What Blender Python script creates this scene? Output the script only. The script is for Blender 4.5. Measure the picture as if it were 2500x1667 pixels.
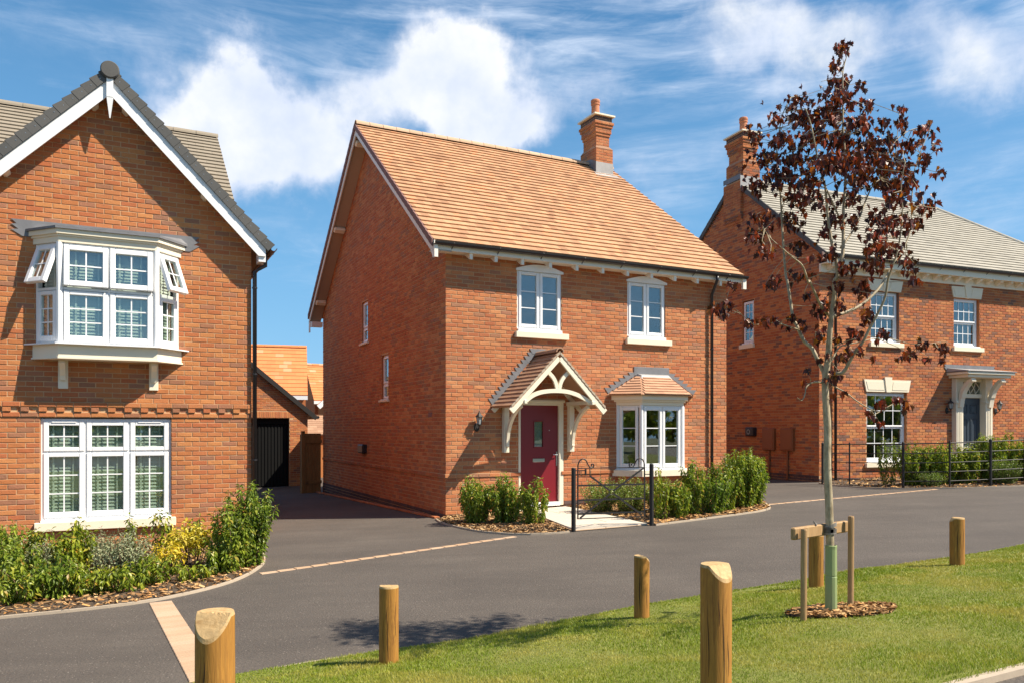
import bpy, bmesh, math, random
import numpy as np
from mathutils import Matrix, Vector
from bisect import bisect_left
rad = math.radians
scn = bpy.context.scene
for o in list(bpy.data.objects): bpy.data.objects.remove(o)
COL = scn.collection
CAMZ = 1.6                      # world height of the camera; "zc" below = height relative to it

# ------------------------------------------------------------------ camera
cam = bpy.data.cameras.new('camera'); camo = bpy.data.objects.new('camera', cam); COL.objects.link(camo)
camo.location = (0, 0, CAMZ); camo.rotation_euler = (rad(90), 0, 0)
cam.sensor_width = 36; cam.lens = 1900/2500*36; cam.shift_y = 213.5/2500; cam.clip_end = 3000; cam.clip_start = .05
scn.camera = camo
# ------------------------------------------------------------------ sun, sky, exposure
SUN = Vector((1.52, -.357, 1.80)).normalized()
sl = bpy.data.lights.new('sun', 'SUN'); sl.energy = 5.0; sl.angle = rad(.53); sl.color = (1, .90, .75)
so = bpy.data.objects.new('sun', sl); COL.objects.link(so); so.location = SUN*60
so.rotation_euler = SUN.to_track_quat('Z', 'Y').to_euler()
W = bpy.data.worlds.new('World'); scn.world = W; W.use_nodes = True
scn.view_settings.view_transform = 'Standard'; scn.view_settings.look = 'None'
scn.view_settings.exposure = 0.84; scn.view_settings.gamma = 1; scn.view_settings.use_curve_mapping = False

class NT:
    """tiny helper for node trees"""
    def __init__(s, tree): s.t = tree; s.n = tree.nodes; s.l = tree.links
    def new(s, typ, **kw):
        n = s.n.new(typ)
        for k, v in kw.items(): setattr(n, k, v)
        return n
    def put(s, sock, v):
        if isinstance(v, bpy.types.NodeSocket): s.l.new(v, sock)
        elif v is not None: sock.default_value = v
    def m(s, op, a, b=None, c=None, clamp=False):
        n = s.new('ShaderNodeMath', operation=op, use_clamp=clamp)
        s.put(n.inputs[0], a)
        if b is not None: s.put(n.inputs[1], b)
        if c is not None: s.put(n.inputs[2], c)
        return n.outputs[0]
    def v(s, op, a, b=None, sc=None):
        n = s.new('ShaderNodeVectorMath', operation=op); s.put(n.inputs[0], a)
        if b is not None: s.put(n.inputs[1], b)
        if sc is not None: s.put(n.inputs['Scale'], sc)
        return n.outputs['Value' if op in ('DOT_PRODUCT', 'LENGTH') else 'Vector']
    def noise(s, vec, scale, det=4, rough=.55, dist=0.0):
        n = s.new('ShaderNodeTexNoise'); s.put(n.inputs['Vector'], vec); n.inputs['Scale'].default_value = scale
        n.inputs['Detail'].default_value = det; n.inputs['Roughness'].default_value = rough; n.inputs['Distortion'].default_value = dist
        return n.outputs[0]
    def ramp(s, f, stops, interp='LINEAR'):
        n = s.new('ShaderNodeValToRGB'); s.put(n.inputs[0], f); cr = n.color_ramp; cr.interpolation = interp
        while len(cr.elements) < len(stops): cr.elements.new(.5)
        for e, (p, c) in zip(cr.elements, stops):
            e.position = p; e.color = tuple(c)+(1,) if len(c) == 3 else c
        return n.outputs[0]
    def mr(s, f, a, b, c=0.0, d=1.0, smooth=False):
        n = s.new('ShaderNodeMapRange'); s.put(n.inputs[0], f)
        if smooth: n.interpolation_type = 'SMOOTHSTEP'
        for i, q in enumerate((a, b, c, d)): n.inputs[i+1].default_value = q
        return n.outputs[0]
    def mix(s, f, a, b, mode='MIX'):
        n = s.new('ShaderNodeMix', data_type='RGBA', blend_type=mode); s.put(n.inputs[0], f)
        s.put(n.inputs[6], a if not isinstance(a, tuple) else a+(1,)); s.put(n.inputs[7], b if not isinstance(b, tuple) else b+(1,))
        return n.outputs[2]

def build_sky():
    w = NT(W.node_tree); w.n.clear()
    out = w.new('ShaderNodeOutputWorld'); bg = w.new('ShaderNodeBackground'); w.l.new(bg.outputs[0], out.inputs[0])
    sky = w.new('ShaderNodeTexSky', sky_type='NISHITA'); sky.sun_disc = False
    sky.sun_elevation = math.asin(SUN.z); sky.sun_rotation = math.atan2(SUN.x, SUN.y)
    sky.air_density = 1.0; sky.dust_density = .25; sky.ozone_density = 2.2; sky.altitude = 0
    tc = w.new('ShaderNodeTexCoord').outputs['Generated']
    d = w.v('NORMALIZE', tc)
    sp = w.new('ShaderNodeSeparateXYZ'); w.l.new(d, sp.inputs[0]); X, Y, Z = sp.outputs
    az = w.m('ARCTAN2', X, Y); el = w.m('ARCSINE', Z)
    cv = w.new('ShaderNodeCombineXYZ'); w.put(cv.inputs[0], az); w.put(cv.inputs[1], el); P = cv.outputs[0]
    # warp for ragged cumulus outlines
    wn = w.new('ShaderNodeTexNoise'); w.put(wn.inputs['Vector'], d); wn.inputs['Scale'].default_value = 7; wn.inputs['Detail'].default_value = 7
    wn.inputs['Roughness'].default_value = .56
    warp = w.v('SCALE', w.v('SUBTRACT', wn.outputs['Color'], (.5, .5, .5)), sc=.20)
    PW = w.v('ADD', P, warp)
    def blob(a, e, ra, re, amp=1.0):
        q = w.v('DIVIDE', w.v('SUBTRACT', PW, (a, e, 0)), (ra, re, 1))
        sq = w.new('ShaderNodeSeparateXYZ'); w.l.new(q, sq.inputs[0])
        r2 = w.m('ADD', w.m('MULTIPLY', sq.outputs[0], sq.outputs[0]), w.m('MULTIPLY', sq.outputs[1], sq.outputs[1]))
        return w.m('MULTIPLY', w.m('EXPONENT', w.m('MULTIPLY', r2, -1.0)), amp)
    def pix(u, v): 
        x = (u-1250)/1900; z = (1047-v)/1900
        return math.atan2(x, 1), math.atan(z/math.sqrt(1+x*x))
    dens = None
    for (u, v, ra, re, amp) in [(615, 305, .10, .068, 1.1), (585, 205, .042, .042, .75), (680, 400, .13, .055, .85), (480, 330, .06, .045, .6),
                                (1080, 190, .085, .055, 1.0), (1060, 270, .12, .042, .85), (1260, 215, .075, .045, .9), (1130, 135, .045, .03, .5),
                                (1830, 60, .11, .045, .62), (2130, 110, .16, .045, .62), (2480, 170, .09, .05, .72),
                                (1650, 440, .12, .055, .42), (2430, 520, .13, .06, .42), (150, 60, .16, .03, .35), (1480, 210, .05, .03, .4)]:
        a, e = pix(u, v); b = blob(a, e, ra, re, amp); dens = b if dens is None else w.m('ADD', dens, b)
    # fair-weather cloud all round the sky
    n1 = w.noise(d, 2.3, 7, .55, .3)
    allr = w.m('MULTIPLY', w.mr(n1, .53, .75, 0, 1, True), w.mr(Z, .02, .18, 0, 1, True))
    behind = w.mr(Y, .55, .1, 0, 1, True)
    dens = w.m('ADD', dens, w.m('MULTIPLY', allr, behind))
    fine = w.noise(d, 16, 8, .6, .2)
    dd = w.m('ADD', dens, w.m('MULTIPLY', w.m('SUBTRACT', fine, .5), .95))
    cum = w.mr(dd, .27, 1.12, 0, 1, True)
    # cirrus streaks
    mp = w.new('ShaderNodeMapping'); w.put(mp.inputs[0], P); mp.inputs['Rotation'].default_value = (0, 0, rad(14)); mp.inputs['Scale'].default_value = (1.6, 8.5, 1)
    c1 = w.noise(mp.outputs[0], 2.2, 9, .62, .8)
    c2 = w.noise(mp.outputs[0], 6.5, 8, .66, 1.2)
    band = None
    for (u, v, ra, re, amp) in [(250, 70, .30, .045, .75), (1300, 40, .30, .040, .9), (1700, 110, .25, .05, .9), (2200, 90, .30, .07, 1.0), (1500, 190, .12, .03, .6), (860, 250, .16, .05, .5), (930, 120, .08, .04, .5), (1620, 430, .11, .06, .75), (2420, 500, .12, .05, .75), (560, 560, .14, .012, .4)]:
        a, e = pix(u, v); b = blob(a, e, ra, re, amp); band = b if band is None else w.m('ADD', band, b)
    band = w.m('MAXIMUM', w.m('MINIMUM', band, 1.15), w.m('MULTIPLY', behind, .5))
    st = w.m('ADD', w.m('MULTIPLY', c1, .75), w.m('MULTIPLY', c2, .25))
    cir = w.m('ADD', w.m('MULTIPLY', w.mr(st, .36, .70, 0, 1, True), w.m('MULTIPLY', band, .78)), w.m('MULTIPLY', w.mr(st, .52, .78, 0, 1, True), .35), clamp=True)
    lowhaze = w.mr(el, .0, .58, .85, 0.15)
    # cloud shade: tops bright, undersides grey lilac
    sh = w.noise(w.v('ADD', d, (0, 0, .02)), 9, 6, .55)
    shade = w.m('ADD', w.m('MULTIPLY', sh, .9), w.m('MULTIPLY', cum, .22), clamp=True)
    ccol = w.ramp(shade, [(.36, (5.0, 5.9, 8.0)), (.60, (7.0, 7.6, 8.9)), (.78, (9.0, 9.1, 9.3))])
    base = w.mix(1.0, sky.outputs[0], (1.0, 1.0, 1.0), 'MULTIPLY')
    hs = w.new('ShaderNodeHueSaturation'); hs.inputs['Saturation'].default_value = 1.38; hs.inputs['Value'].default_value = 1.0; w.l.new(base, hs.inputs['Color'])
    c = w.mix(lowhaze, hs.outputs[0], (2.3, 5.1, 8.2))
    c = w.mix(w.m('MULTIPLY', cir, .72), c, (6.6, 7.6, 9.2))
    c = w.mix(w.m('MULTIPLY', cum, .95), c, ccol)
    w.l.new(c, bg.inputs[0]); bg.inputs[1].default_value = .066
build_sky()

# ------------------------------------------------------------------ materials
MATS = {}
def mat(name):
    m = bpy.data.materials.new(name); m.use_nodes = True; t = NT(m.node_tree); MATS[name] = m
    b = t.n['Principled BSDF']; return m, t, b
def bump(t, b, h, strength=.3, dist=.01):
    n = t.new('ShaderNodeBump'); n.inputs['Strength'].default_value = strength; n.inputs['Distance'].default_value = dist
    t.l.new(h, n.inputs['Height']); t.l.new(n.outputs[0], b.inputs['Normal'])
def objc(t): return t.new('ShaderNodeTexCoord').outputs['Object']
def posn(t): return t.new('ShaderNodeNewGeometry').outputs['Position']
def rnd(t):
    """a random number for every brick, tile or leaf: joined pieces by mesh island, single ones by object"""
    g = t.new('ShaderNodeNewGeometry').outputs['Random Per Island']; o = t.new('ShaderNodeObjectInfo').outputs['Random']
    return t.m('FRACT', t.m('ADD', t.m('MULTIPLY', g, 5.37), t.m('MULTIPLY', o, 13.1)))
def plain(name, col, rough=.5, nscale=8, namt=.12, bumpd=0.0, metal=0.0, spec=.5, bscale=60):
    m, t, b = mat(name); p = posn(t)
    f = t.noise(p, nscale, 5)
    c = t.mix(f, tuple(x*(1-namt) for x in col), tuple(min(1, x*(1+namt)) for x in col)); t.l.new(c, b.inputs['Base Color'])
    b.inputs['Roughness'].default_value = rough; b.inputs['Metallic'].default_value = metal; b.inputs['Specular IOR Level'].default_value = spec
    if bumpd: bump(t, b, t.noise(p, bscale, 4), .5, bumpd)
    return m
def brick_mat(name, stops, dark=.25):
    m, t, b = mat(name); r = rnd(t); p = posn(t)
    c = t.ramp(r, stops, 'CONSTANT')
    patch = t.noise(p, 1.1, 3)                                   # broad, gentle colour drift over the wall
    c = t.mix(t.mr(patch, .35, .66, 0, .42), c, tuple(x*.74 for x in stops[1][1]))
    ef = t.noise(p, .55, 6, .62, .4)                            # pale salt bloom in loose patches
    c = t.mix(t.mr(ef, .54, .74, 0, .30), c, tuple(min(.7, x*1.35+.05) for x in stops[2][1]))
    bl = t.noise(p, 26, 5, .65, .3)                              # burnt smears within a brick
    c = t.mix(t.mr(bl, .56, .78, 0, .25+dark), c, (stops[0][1][0]*.55, stops[0][1][1]*.62, stops[0][1][2]*.75))
    sp = t.noise(p, 240, 3, .6)
    c = t.mix(t.mr(sp, .35, .7, 0, .22), c, (.50, .20, .085))
    t.l.new(c, b.inputs['Base Color']); b.inputs['Roughness'].default_value = .9; b.inputs['Specular IOR Level'].default_value = .2
    h = t.m('ADD', t.noise(p, 55, 6, .65), t.m('MULTIPLY', t.noise(p, 260, 3), .4))
    bump(t, b, h, .75, .006)
    return m
BR = [(0, (.28, .14, .09)), (.09, (.46, .165, .06)), (.30, (.49, .185, .075)), (.50, (.43, .13, .055)), (.66, (.55, .23, .085)), (.80, (.47, .16, .065)), (.91, (.35, .16, .10))]
brickA = brick_mat('brick_orange', BR)
brickB = brick_mat('brick_orange_even', [(0, (.32, .16, .095)), (.07, (.45, .155, .066)), (.30, (.50, .19, .08)), (.52, (.40, .125, .058)), (.70, (.56, .24, .105)), (.84, (.47, .17, .08)), (.92, (.35, .165, .105))])
brickC = brick_mat('brick_red_multi', [(0, (.17, .095, .075)), (.08, (.42, .13, .052)), (.34, (.50, .175, .065)), (.52, (.36, .105, .05)), (.68, (.52, .21, .08)), (.88, (.27, .12, .08))], .4)
brickK = brick_mat('brick_blue_engineering', [(0, (.05, .05, .06)), (.3, (.075, .065, .07)), (.6, (.06, .055, .06)), (.8, (.09, .075, .075))], 0)
mortar = plain('mortar', (.52, .34, .19), .95, 6, .15, .003)
mortarC = plain('mortar_pale', (.46, .28, .15), .95, 6, .15, .003)
white = plain('white_upvc', (.80, .80, .80), .28, 5, .02)
cream = plain('cream_paint', (.80, .72, .56), .5, 4, .04)
stone = plain('cast_stone', (.80, .71, .54), .75, 9, .06, .001)
soffit = plain('soffit_board', (.46, .36, .27), .6, 4, .05)
barge = plain('white_painted_timber', (.81, .75, .65), .5, 5, .03)
black = plain('black_plastic', (.022, .021, .024), .35, 8, .1)
garage_black = plain('garage_door_black', (.006, .006, .006), .6, 8, .1, spec=.2)
ironm = plain('black_painted_iron', (.014, .012, .011), .6, 20, .2, .0006)
lead = plain('lead_sheet', (.17, .17, .18), .55, 5, .35, .004, bscale=14)
lead_l = plain('lead_sheet_new', (.33, .32, .31), .5, 6, .25, .004, bscale=14)
chrome = plain('brushed_steel', (.55, .53, .50), .3, 5, .1, metal=.9)
clay = plain('terracotta_pot', (.50, .19, .09), .8, 9, .15, .002)
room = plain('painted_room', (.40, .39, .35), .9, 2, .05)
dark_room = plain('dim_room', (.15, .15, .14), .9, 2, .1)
slatm = plain('blind_slat', (.60, .62, .55), .5, 5, .03)
meterm = plain('brown_meter_box', (.25, .08, .024), .5, 5, .06)
def tile_mat(name, stops, rough=.8, nb=.004):
    m, t, b = mat(name); r = rnd(t); p = posn(t)
    c = t.ramp(r, stops, 'LINEAR'); n = t.noise(p, 30, 5, .6)
    c = t.mix(t.mr(t.noise(p, .9, 5, .6), .40, .70, 0, .22), c, tuple(x*.72 for x in stops[0][1])); c = t.mix(t.mr(n, .45, .75, 0, .15), c, tuple(x*.7 for x in stops[0][1]))
    t.l.new(c, b.inputs['Base Color']); b.inputs['Roughness'].default_value = rough; b.inputs['Specular IOR Level'].default_value = .3
    bump(t, b, t.noise(p, 120, 4), .5, nb); return m
tileB = tile_mat('terracotta_tile', [(0, (.36, .19, .10)), (.25, (.45, .25, .135)), (.6, (.50, .28, .15)), (.85, (.55, .31, .165)), (1, (.56, .26, .125))])
tileC = tile_mat('grey_slate_tile', [(0, (.31, .285, .235)), (.5, (.39, .36, .30)), (1, (.36, .33, .27))])
tileA = tile_mat('brown_grey_tile', [(0, (.26, .22, .165)), (.5, (.29, .245, .185)), (1, (.27, .225, .17))])
tileD = tile_mat('orange_tile', [(0, (.62, .21, .075)), (.5, (.68, .25, .09)), (.9, (.64, .23, .085)), (1, (.72, .36, .2))])
tileP = tile_mat('brown_plain_tile', [(0, (.34, .19, .115)), (.4, (.44, .26, .16)), (.7, (.38, .22, .135)), (1, (.48, .29, .18))])
tileBay = tile_mat('salmon_plain_tile', [(0, (.44, .25, .155)), (.5, (.50, .29, .18)), (1, (.42, .225, .14))])
verge_dark = tile_mat('charcoal_verge', [(0, (.085, .085, .083)), (1, (.115, .112, .107))])
terra_shade = tile_mat('terracotta_in_shade', [(0, (.21, .115, .10)), (1, (.26, .14, .115))])  # roof terracotta darkened to purple-brown: shade of the gable side put into the colour
ridge_m = tile_mat('weathered_ridge', [(0, (.50, .34, .22)), (1, (.56, .40, .27))])
def glass_mat(name, tint, refl):
    m, t, b = mat(name); t.n.remove(b); out = t.n['Material Output']
    tr = t.new('ShaderNodeBsdfTransparent'); tr.inputs[0].default_value = tint+(1,)
    gl = t.new('ShaderNodeBsdfGlossy'); gl.inputs['Roughness'].default_value = .015; gl.inputs[0].default_value = (.92, .97, 1, 1)
    bp = t.new('ShaderNodeBump'); bp.inputs['Strength'].default_value = .02; bp.inputs['Distance'].default_value = .01
    t.l.new(t.noise(posn(t), 1.4, 2), bp.inputs['Height']); t.l.new(bp.outputs[0], gl.inputs['Normal'])
    lw = t.new('ShaderNodeLayerWeight'); lw.inputs[0].default_value = .5
    f = t.m('ADD', t.m('MULTIPLY', t.m('POWER', lw.outputs['Facing'], 4.0), .85), refl, clamp=True)
    mx = t.new('ShaderNodeMixShader'); t.l.new(f, mx.inputs[0]); t.l.new(tr.outputs[0], mx.inputs[1]); t.l.new(gl.outputs[0], mx.inputs[2])
    t.l.new(mx.outputs[0], out.inputs[0]); return m
glass = glass_mat('window_glass', (.84, .90, .87), .14)
def paint_gloss(name, col, rough=.35):
    return plain(name, col, rough, 3, .03)
door_red = paint_gloss('burgundy_door', (.185, .011, .018), .38)
door_navy = paint_gloss('navy_door', (.035, .048, .065), .4)
def asphalt():
    m, t, b = mat('asphalt'); p = posn(t)
    big = t.noise(p, .7, 5, .6); mid = t.noise(p, 9, 4, .6)
    c = t.mix(t.mr(big, .3, .7), (.082, .067, .055), (.135, .112, .091))
    wr = t.new('ShaderNodeMapping'); t.l.new(p, wr.inputs[0]); wr.inputs['Rotation'].default_value = (0, 0, rad(-32)); wr.inputs['Scale'].default_value = (.22, 1.5, 1)
    c = t.mix(t.mr(t.noise(wr.outputs[0], 1.6, 5, .6, .4), .40, .66, 0, .55), c, (.070, .058, .048))
    c = t.mix(t.mr(mid, .35, .7, 0, .35), c, (.105, .088, .071))
    g = t.noise(p, 75, 4, .8)
    c = t.mix(t.mr(g, .40, .56, .60, 0), c, (.045, .038, .032))
    v = t.new('ShaderNodeTexVoronoi'); t.l.new(p, v.inputs['Vector']); v.inputs['Scale'].default_value = 48
    sp = t.m('LESS_THAN', v.outputs['Distance'], .22)
    vs = t.new('ShaderNodeTexWhiteNoise'); t.l.new(v.outputs['Position'], vs.inputs['Vector'])
    spk = t.m('MULTIPLY', sp, t.m('GREATER_THAN', vs.outputs['Value'], .86))
    c = t.mix(t.m('MULTIPLY', spk, .55), c, (.40, .34, .28))
    t.l.new(c, b.inputs['Base Color']); b.inputs['Roughness'].default_value = .85
    bump(t, b, t.m('ADD', g, t.m('MULTIPLY', v.outputs['Distance'], .8)), .8, .006); return m
asph = asphalt()
paver = brick_mat('block_paver', [(0, (.45, .31, .20)), (.1, (.51, .36, .24)), (.5, (.48, .335, .215)), (.8, (.53, .385, .265))], -.2)
kerbm = plain('concrete_edging', (.43, .35, .26), .9, 12, .15, .003)
slabm = plain('path_paving', (.60, .53, .43), .85, 4, .10, .002)
soil = plain('soil', (.085, .058, .036), 1, 6, .3, .02)
grass_g = plain('turf_soil', (.16, .17, .03), 1, 9, .4, .01)
groundm = plain('rough_ground', (.12, .12, .06), 1, .8, .3, .02)
def leafy(name, stops, rough=.45, trans=.25, spec=.5):
    m, t, b = mat(name); r = rnd(t); c = t.ramp(r, stops); ob = t.new('ShaderNodeObjectInfo').outputs['Random']
    c = t.mix(1, c, t.mix(ob, (.82, .90, .95), (1.25, 1.12, .85)), 'MULTIPLY')
    t.l.new(c, b.inputs['Base Color']); b.inputs['Roughness'].default_value = rough; b.inputs['Specular IOR Level'].default_value = spec
    out = t.n['Material Output']; tl = t.new('ShaderNodeBsdfTranslucent'); t.l.new(t.mix(1, c, (1.0, 1.15, .55), 'MULTIPLY'), tl.inputs[0])
    mx = t.new('ShaderNodeMixShader'); mx.inputs[0].default_value = trans
    t.l.new(b.outputs[0], mx.inputs[1]); t.l.new(tl.outputs[0], mx.inputs[2]); t.l.new(mx.outputs[0], out.inputs[0]); return m
laurel = leafy('laurel_leaf', [(0, (.10, .14, .02)), (.4, (.17, .235, .025)), (.72, (.27, .34, .035)), (.92, (.40, .42, .06)), (1, (.42, .26, .05))], .42, .38, .4)
bright = leafy('bright_leaf', [(0, (.12, .19, .03)), (.5, (.20, .27, .04)), (1, (.32, .36, .08))], .4, .3)
silver = leafy('silver_leaf', [(0, (.16, .20, .13)), (.5, (.26, .30, .20)), (1, (.38, .40, .27))], .7, .15, .2)
yellow = leafy('yellow_leaf', [(0, (.50, .36, .02)), (.5, (.74, .52, .03)), (1, (.80, .66, .10))], .5, .3)
maple = leafy('crimson_leaf', [(0, (.032, .010, .008)), (.40, (.075, .017, .011)), (.70, (.16, .025, .011)), (.88, (.34, .045, .010)), (1, (.38, .13, .018))], .40, .35, .45)
maple_t = maple
def grass_blade():
    m, t, b = mat('grass_blade'); r = rnd(t); p = posn(t)
    c = t.ramp(r, [(0, (.19, .26, .012)), (.4, (.28, .335, .018)), (.75, (.38, .395, .03)), (.92, (.44, .40, .08)), (1, (.52, .44, .15))])
    n = t.noise(p, 1.6, 4, .6, .3)
    c = t.mix(t.mr(n, .35, .62, .5, 0), c, (.12, .225, .010)); c = t.mix(t.mr(n, .48, .64, 0, .75), c, (.46, .39, .08))
    t.l.new(c, b.inputs['Base Color']); b.inputs['Roughness'].default_value = .5
    out = t.n['Material Output']; tl = t.new('ShaderNodeBsdfTranslucent'); t.l.new(c, tl.inputs[0])
    mx = t.new('ShaderNodeMixShader'); mx.inputs[0].default_value = .35
    t.l.new(b.outputs[0], mx.inputs[1]); t.l.new(tl.outputs[0], mx.inputs[2]); t.l.new(mx.outputs[0], out.inputs[0]); return m
blade_m = grass_blade()
chipm = leafy('bark_chip', [(0, (.10, .055, .030)), (.35, (.22, .125, .065)), (.7, (.38, .24, .13)), (.92, (.54, .38, .22)), (1, (.5, .24, .08))], .9, 0, .1)
def wood(name, c0, c1, c2, sc=(22, 22, 2.2)):
    m, t, b = mat(name); p = objc(t)
    mp = t.new('ShaderNodeMapping'); t.l.new(p, mp.inputs[0]); mp.inputs['Scale'].default_value = sc
    oi = t.new('ShaderNodeObjectInfo').outputs['Random']; pv = t.v('ADD', mp.outputs[0], t.v('SCALE', (7., 3., 5.), sc=t.m('MULTIPLY', oi, 9.0)))
    n = t.noise(pv, 1.0, 6, .6, 1.6); f = t.noise(pv, 5.0, 4, .6, .5)
    c = t.ramp(n, [(.30, c0), (.46, c1), (.56, tuple(x*.8 for x in c1)), (.72, c2)])
    c = t.mix(t.mr(f, .4, .7, 0, .3), c, c0)
    kn = t.new('ShaderNodeTexVoronoi'); t.l.new(t.v('MULTIPLY', pv, (.28, .28, 1.1)), kn.inputs['Vector']); kn.inputs['Scale'].default_value = 1
    kd = kn.outputs['Distance']; ring_ = t.m('MULTIPLY', t.mr(kd, .10, .42, 1, 0), t.m('ADD', .5, t.m('MULTIPLY', t.m('SINE', t.m('MULTIPLY', kd, 95.0)), .5)))
    c = t.mix(t.m('MULTIPLY', ring_, .45), c, c0); c = t.mix(t.mr(kd, .06, .15, .85, 0), c, tuple(x*.4 for x in c0))
    fine = t.new('ShaderNodeMapping'); t.l.new(pv, fine.inputs[0]); fine.inputs['Scale'].default_value = (4.5, 4.5, .45); fg = t.noise(fine.outputs[0], 1.0, 5, .7, .2)
    c = t.mix(t.mr(fg, .50, .68, 0, .55), c, tuple(x*.75 for x in c0))
    t.l.new(c, b.inputs['Base Color']); b.inputs['Roughness'].default_value = .75
    bump(t, b, t.m('ADD', n, f), .5, .004); return m
postwood = wood('treated_softwood', (.19, .075, .012), (.42, .195, .030), (.54, .30, .06), (26, 26, 2.0))
endwood = wood('cut_wood', (.38, .22, .08), (.55, .37, .17), (.62, .46, .24), (9, 9, 9))
stakewood = wood('stake_wood', (.30, .17, .07), (.42, .26, .12), (.52, .36, .18))
fencewood = wood('brown_fence', (.20, .10, .028), (.32, .17, .05), (.40, .22, .07), (9, 9, 1.2))
crackm = plain('timber_crack', (.07, .03, .012), .9)
def bark():
    m, t, b = mat('young_bark'); p = posn(t)
    mp = t.new('ShaderNodeMapping'); t.l.new(p, mp.inputs[0]); mp.inputs['Scale'].default_value = (22, 22, 9)
    n = t.noise(mp.outputs[0], 1.3, 6, .65, .5)
    c = t.ramp(n, [(.3, (.22, .17, .10)), (.5, (.37, .30, .19)), (.68, (.52, .44, .30))])
    t.l.new(c, b.inputs['Base Color']); b.inputs['Roughness'].default_value = .7; bump(t, b, n, .6, .006); return m
barkm = bark()
guardm = plain('green_plastic_guard', (.27, .34, .155), .45, 3, .1)
strapm = plain('grey_fabric_tie', (.22, .20, .18), .9, 20, .2, .002)
lampglass = plain('lamp_glass', (.35, .38, .38), .1, 5, .05)
stemm = plain('shrub_stem', (.16, .10, .06), .9, 20, .2)

# ------------------------------------------------------------------ object helpers
BASE = {}
def tag(o, label=None, cat=None, group=None, kind=None):
    for k, v in (('label', label), ('category', cat), ('group', group), ('kind', kind)):
        if v: o[k] = v
    return o
def empty(name, loc, rz=0, label=None, cat=None, group=None, kind=None, zc=None):
    o = bpy.data.objects.new(name, None); o.empty_display_size = .2; COL.objects.link(o)
    z = loc[2] if len(loc) > 2 else zc
    o.location = (loc[0], loc[1], z+CAMZ); o.rotation_euler = (0, 0, rz); BASE[o.name] = z
    return tag(o, label, cat, group, kind)
def rootz(p):
    while p.parent is not None: p = p.parent
    return BASE.get(p.name, -CAMZ)
def link_mesh(name, me, parent=None, loc=None, kind=None):
    o = bpy.data.objects.new(name, me); COL.objects.link(o)
    if parent is not None: o.parent = parent
    if loc is not None: o.location = loc
    if kind: o['kind'] = kind
    return o
I4 = Matrix.Identity(4)
def basis(px, py, ang, z=0.0):
    """local wall frame: x to the right along the wall, y INTO the wall, z up"""
    return Matrix.Translation((px, py, z)) @ Matrix.Rotation(ang, 4, 'Z')
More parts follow.
